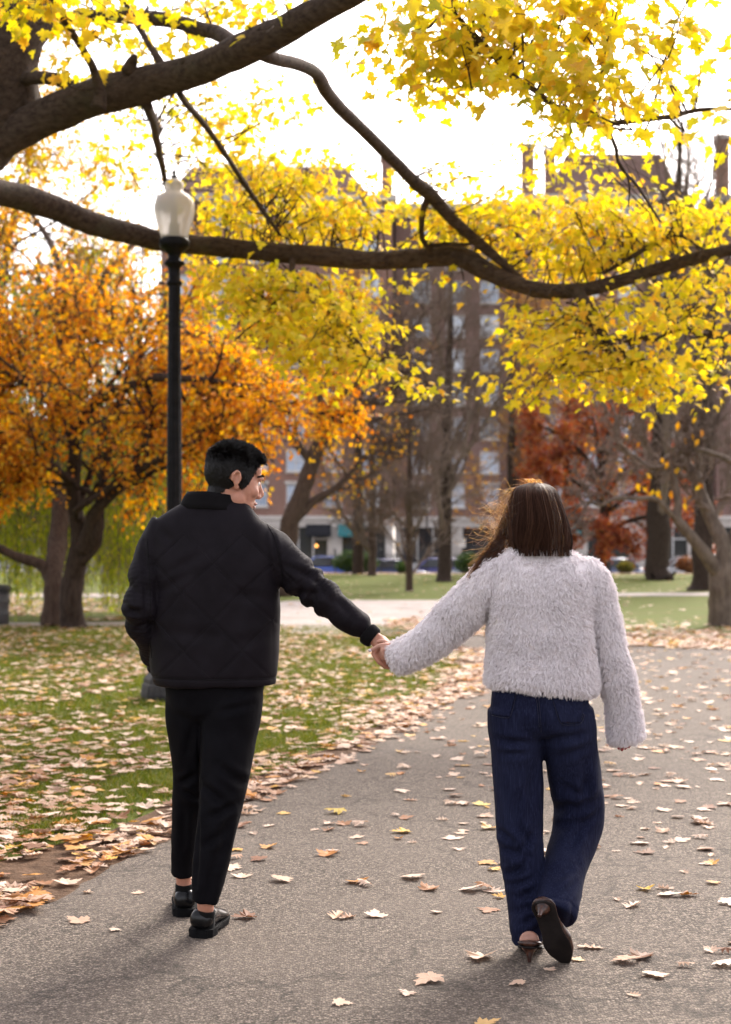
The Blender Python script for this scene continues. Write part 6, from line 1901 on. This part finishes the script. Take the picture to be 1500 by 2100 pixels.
# shoes: pointed backless heels
def mule(heel, f_, s_, u_, parent, L=.262, hh=.055):
    """heel point, forward, side and up axes; the sole curves from the raised heel seat to the flat toe"""
    h = np.array(heel, float)
    t = np.linspace(0, 1, 40)
    hw = np.interp(t, [0, .04, .12, .25, .45, .62, .78, .9, .97, 1], [.018, .034, .041, .037, .037, .047, .041, .025, .011, .003])
    zc = hh*np.interp(t, [0, .2, .42, .62, 1], [1, .93, .45, .08, .05])
    zc = np.convolve(np.pad(zc, 4, 'edge'), np.ones(9)/9, 'valid')
    cen = h+f_*(t*L)[:, None]+u_*zc[:, None]
    def shell(name, zlo, zhi, mat, t0=0, t1=1, gw=0., par=parent, taper=.8):
        k = (t >= t0) & (t <= t1)
        c, w = cen[k], hw[k]+gw
        n = 20
        a = np.arange(n)/n*2*np.pi
        zl = zlo if np.ndim(zlo) else np.full(k.sum(), zlo)
        zh = zhi[k] if np.ndim(zhi) else np.full(k.sum(), zhi)
        V = []
        for i in range(k.sum()):
            cs, sn_ = np.cos(a), np.sin(a)
            ww = w[i]*np.sign(cs)*np.abs(cs)**.75
            zz = (zl[i]+zh[i])/2+(zh[i]-zl[i])/2*np.sign(sn_)*np.abs(sn_)**.8
            ww = ww*np.where(sn_ > 0, 1-(1-taper)*sn_, 1)
            V.append(c[i]+s_*ww[:, None]+u_*zz[:, None])
        V = np.vstack(V); m = k.sum()
        i, j = np.meshgrid(np.arange(m-1), np.arange(n), indexing='ij')
        Q = np.stack([i*n+j, i*n+(j+1) % n, (i+1)*n+(j+1) % n, (i+1)*n+j], -1).reshape(-1, 4)
        Vc = np.vstack([V, V[:n].mean(0), V[-n:].mean(0)]); jj = np.arange(n)
        return mk(name, Vc, [Q, np.stack([(jj+1) % n, jj, np.full(n, m*n)], -1), np.stack([(m-1)*n+jj, (m-1)*n+(jj+1) % n, np.full(n, m*n+1)], -1)], mat, par)
    sh = shell('shoe', .0085, np.interp(t, [0, .35, .45, .6, .75, .9, 1], [.012, .016, .048, .060, .044, .024, .012]), M_CROC, .30, 1, .002)
    shell('sole', 0., .0085, M_WSOLE, 0, 1, .001, sh, .95)
    shell('insole', .0087, np.interp(t, [0, .12, .2, .34, 1], [.026, .024, .016, .0125, .0125]), M_CROC, 0, .34, .0005, sh, .95)
    hp = cr(np.array([np.append(h+f_*.026+u_*(hh-.002), .026), np.append(h+f_*.022+u_*(hh*.72), .017), np.append(h+f_*.014+u_*(hh*.4), .0090), np.append(h+f_*.012+u_*(hh*.1), .0068), np.append(h+f_*.012+u_*.001, .0072)]), 16)
    b = Buf().tube(hp[:, :3], hp[:, 3], 14)
    b.build('heel', M_CROC, sh)
mule((P(1086, 0, 5.15)[0], 5.15, .0105), nrm(np.array([.14, 1., 0])), nrm(np.array([1., -.14, 0])), np.array([0, 0, 1.]), woman, hh=.048)
f_r = nrm(P(1166, 1974, 5.19)-P(1107, 1868, 5.075))
u_r = nrm(np.array([.30, .85, .30])-f_r*(np.array([.30, .85, .30])@f_r))   # towards the ankle
s_r = np.cross(f_r, u_r)
mule(P(1107, 1868, 5.075)-u_r*.045+np.array([0, 0, .024]), f_r, s_r, u_r, woman, L=.262, hh=.05)

# sweater
sb = Buf()
loft(sb, lrow([(1100, 1124, 5.37, 55, .062), (1101, 1136, 5.37, 74, .076), (1104, 1150, 5.37, 96, .088), (1107, 1172, 5.368, 108, .104), (1110, 1205, 5.365, 110, .116), (1111, 1270, 5.365, 108, .124), (1111, 1340, 5.365, 108, .130), (1111, 1395, 5.36, 109, .134), (1111, 1408, 5.36, 107, .132)]), 56, .82)
sl = arm(sb, [(1030, 1172, 5.37, .068), (1000, 1196, 5.375, .074), (960, 1240, 5.39, .074), (912, 1285, 5.42, .066), (866, 1322, 5.445, .061), (830, 1344, 5.465, .060), (806, 1352, 5.475, .058)], 28, 44)
sr = arm(sb, [(1185, 1170, 5.365, .062), (1213, 1195, 5.365, .062), (1234, 1260, 5.365, .054), (1251, 1330, 5.37, .049), (1268, 1400, 5.38, .052), (1280, 1460, 5.395, .055), (1287, 1512, 5.40, .056)], 28, 50)
V, F = fuse(sb, .007, 5)
N = normals(V, F)
V[:, 2] -= np.clip((V[:, 0]-P(1111, 0, 5.36)[0])*.10, -.012, .014)*np.clip((P(0, 1340, 5.36)[2]-V[:, 2])/.1, 0, 1)*(V[:, 0] < P(1232, 0, 5.36)[0])
V = V+N*(vnoise(V, 7)*.006+vnoise(V, 3.2)*.006)[:, None]
V = creases(V, N, [(1000, 1230, 997, 1300, .010, .014), (1205, 1240, 1226, 1380, .009, .012), (1030, 1330, 1160, 1345, .003, .03), (930, 1300, 900, 1260, .005, .02)], 5.36)
sweater = mk('sweater', V, [F], M_FUZZ, woman)
N = normals(V, F)
NCL = 26000
p, f = sample_surface(V, F, NCL)
n0 = N[F].mean(1)[f]
fl = np.stack([vnoise(p, 14), vnoise(p+5, 14), vnoise(p+11, 14)], -1)
d0 = nrm(n0*.75+np.array([0, 0, -.75])+fl*.75+rng.normal(0, .28, (NCL, 3)))
curl = nrm(np.cross(d0, rng.normal(size=(NCL, 3))))
SPC = 5
pid = np.repeat(np.arange(NCL), SPC)
M_ = len(pid)
root = p[pid]+rng.normal(0, .0016, (M_, 3))
k = 6
s_ = np.linspace(0, 1, k)[None, :, None]
ln = rng.uniform(.010, .019, NCL)[pid][:, None, None]*rng.uniform(.8, 1.15, (M_, 1, 1))
dirs = nrm(d0[pid]+rng.normal(0, .16, (M_, 3)))
amp = .0026
pth = root[:, None]+dirs[:, None]*ln*s_+curl[pid][:, None]*amp*np.sin(s_*rng.uniform(3.5, 6.0, NCL)[pid][:, None, None]+rng.uniform(0, 6, NCL)[pid][:, None, None])*s_**.5+np.array([0, 0, -.005])*s_**2
strands('fleece', pth, .00085, .00045, M_YARN, sweater, kind='stuff')

# hair: an under layer, the long fall, the lock blown over the left shoulder, flyaways
WD = 5.385
hrows = lrow([(1098, 990, WD+.01, 4, .01), (1098, 992, WD+.01, 18, .03), (1097, 997, WD+.006, 33, .052), (1097, 1006, WD, 43, .074), (1098, 1021, WD-.005, 49, .094), (1102, 1048, WD-.012, 55, .102), (1105, 1070, WD-.02, 60, .100), (1107, 1092, WD-.03, 64, .088), (1109, 1112, WD-.035, 65, .080), (1110, 1128, WD-.035, 60, .075)])
hb = Buf(); loft(hb, [(r[0], r[1], r[2], r[3]*.95, r[4]*.95, 0) for r in hrows], 48, .95)
Vh, Fh = fuse(hb, .005, 4)
# open the face side
cf = (Vh[Fh].mean(1)-wh_c)@np.array(wh_R)
keepf = ~((cf[:, 1] > .055) & (cf[:, 2] < .055))
Nh = normals(Vh, Fh)
Vh = Vh+Nh*(vnoise(Vh*np.array([1, 1, .12]), 60)*.0018)[:, None]
mk('hair_layer', Vh, [Fh[keepf]], M_HAIRCAP, woman)
hq = cr(np.array(hrows), 40)
def helmet(th, v, lay):
    """a point on the fall of hair: th round the head (-pi/2 = back), v from crown to tips"""
    i = np.clip(v, 0, 1)*39
    c = [np.interp(i, np.arange(40), hq[:, q]) for q in range(5)]
    return np.stack([c[0]+c[3]*lay*np.cos(th), c[1]+c[4]*lay*np.sin(th), c[2]], -1)
NS = 9000
th = rng.uniform(-np.pi*1.10, np.pi*.10, NS)
v0 = rng.random(NS)**1.6*.30
v1 = None
k = 12
s_ = np.linspace(0, 1, k)[None]
lock = np.round(th*9+rng.normal(0, .35, NS))
lk = np.random.default_rng(5).normal(0, 1, 400)
v1 = np.clip(rng.normal(.985, .05, NS)+.045*lk[(lock+300-150).astype(int)], .72, 1.07)
vv = v0[:, None]*(1-s_)+v1[:, None]*s_
lay = (rng.uniform(.955, 1.015, NS)[:, None]+.045*lk[(lock+100).astype(int)][:, None]*s_**1.3+.02*np.sin(s_*np.pi)*rng.normal(0, 1, (NS, 1))*.5)
cl = np.round(th*24)/24
thk = th[:, None]+(cl-th)[:, None]*.6*s_**1.5+.05*s_**2*np.sin(cl*40)[:, None]+.10*lk[(lock+200).astype(int)][:, None]*np.sin(s_*4.2)*s_+.03*np.sin(s_*9+lock[:, None])*s_
pth = helmet(thk, vv, lay)
pth[..., 2] -= np.maximum(vv-1, 0)*.30
pth[..., 1] -= np.maximum(vv-.97, 0)*.25*rng.random((NS, 1))
tone_ = lk[(lock+50).astype(int)]+rng.normal(0, .5, NS)
M_HAIR_D = strand_mat('hair_dark_brown', (.018, .008, .0055), (.050, .023, .015), .55, .06)
for mm, kk_ in ((M_HAIR_D, tone_ < -.2), (M_HAIR_W, (tone_ >= -.2) & (tone_ < 1.0)), (M_HAIR_L, tone_ >= 1.0)):
    strands('hair', pth[kk_], .0006, .0003, mm, woman, label='long straight brown hair')
# blown lock on the left
NB = 700
th2 = rng.normal(np.pi*1.0, .22, NB)
st = helmet(th2, rng.uniform(.15, .75, NB), rng.uniform(.95, 1.02, NB))
u1 = rng.random(NB)
midp = np.array([P(1046-26*a_, 1082+20*b_, WD-.03+.07*c_) for a_, b_, c_ in zip(rng.random(NB), rng.random(NB), rng.random(NB))])
shp = np.array([P(1034-30*a_, 1118+10*a_+9*b_, WD-.040) for a_, b_ in zip(u1, rng.normal(0, 1, NB))])
end = np.array([P(1012-56*a_, 1140+40*a_+15*b_, WD-.055) for a_, b_ in zip(u1**1.3, rng.normal(0, 1, NB))])
ctrl = np.stack([st, midp, shp, end], 1)
pth = np.array([cr(c_, 12) for c_ in ctrl])
hf = rng.random(NB) < .6
strands('blown_hair', pth[hf], .0005, .00025, M_HAIR_L, woman, label='lighter lock blown over the left shoulder')
strands('blown_hair', pth[~hf], .0005, .00025, M_HAIR_W, woman, label='brown lock blown over the left shoulder')
NFly = 150
st = helmet(rng.normal(np.pi*1.0, .35, NFly), rng.uniform(.15, .95, NFly), np.ones(NFly))
tgt = np.array([P(x_, y_, WD+.05*z_) for x_, y_, z_ in zip(1045-np.abs(rng.normal(0, 34, NFly)), rng.uniform(1030, 1130, NFly), rng.normal(0, 1, NFly))])
m1 = st*.5+tgt*.5+rng.normal(0, .018, (NFly, 3))+np.array([0, 0, .012])
e2 = tgt+np.stack([-np.abs(rng.normal(.02, .02, NFly)), rng.normal(0, .01, NFly), rng.normal(.0, .014, NFly)], -1)
pth = np.array([cr(c_, 10) for c_ in np.stack([st, m1, tgt, e2], 1)])
top_ = helmet(rng.uniform(-np.pi*1.1, .3, 120), rng.uniform(.0, .12, 120), np.ones(120))
e3 = top_+np.stack([rng.normal(-.015, .02, 120), rng.normal(0, .01, 120), rng.uniform(.002, .016, 120)], -1)
p2 = np.array([cr(np.stack([a_, (a_+c_)/2+np.array([0, 0, .006]), c_]), 10) for a_, c_ in zip(top_, e3)])
strands('flyaway_hair', np.vstack([pth, p2[:60]]), .00042, .0002, M_HAIR_L, woman)
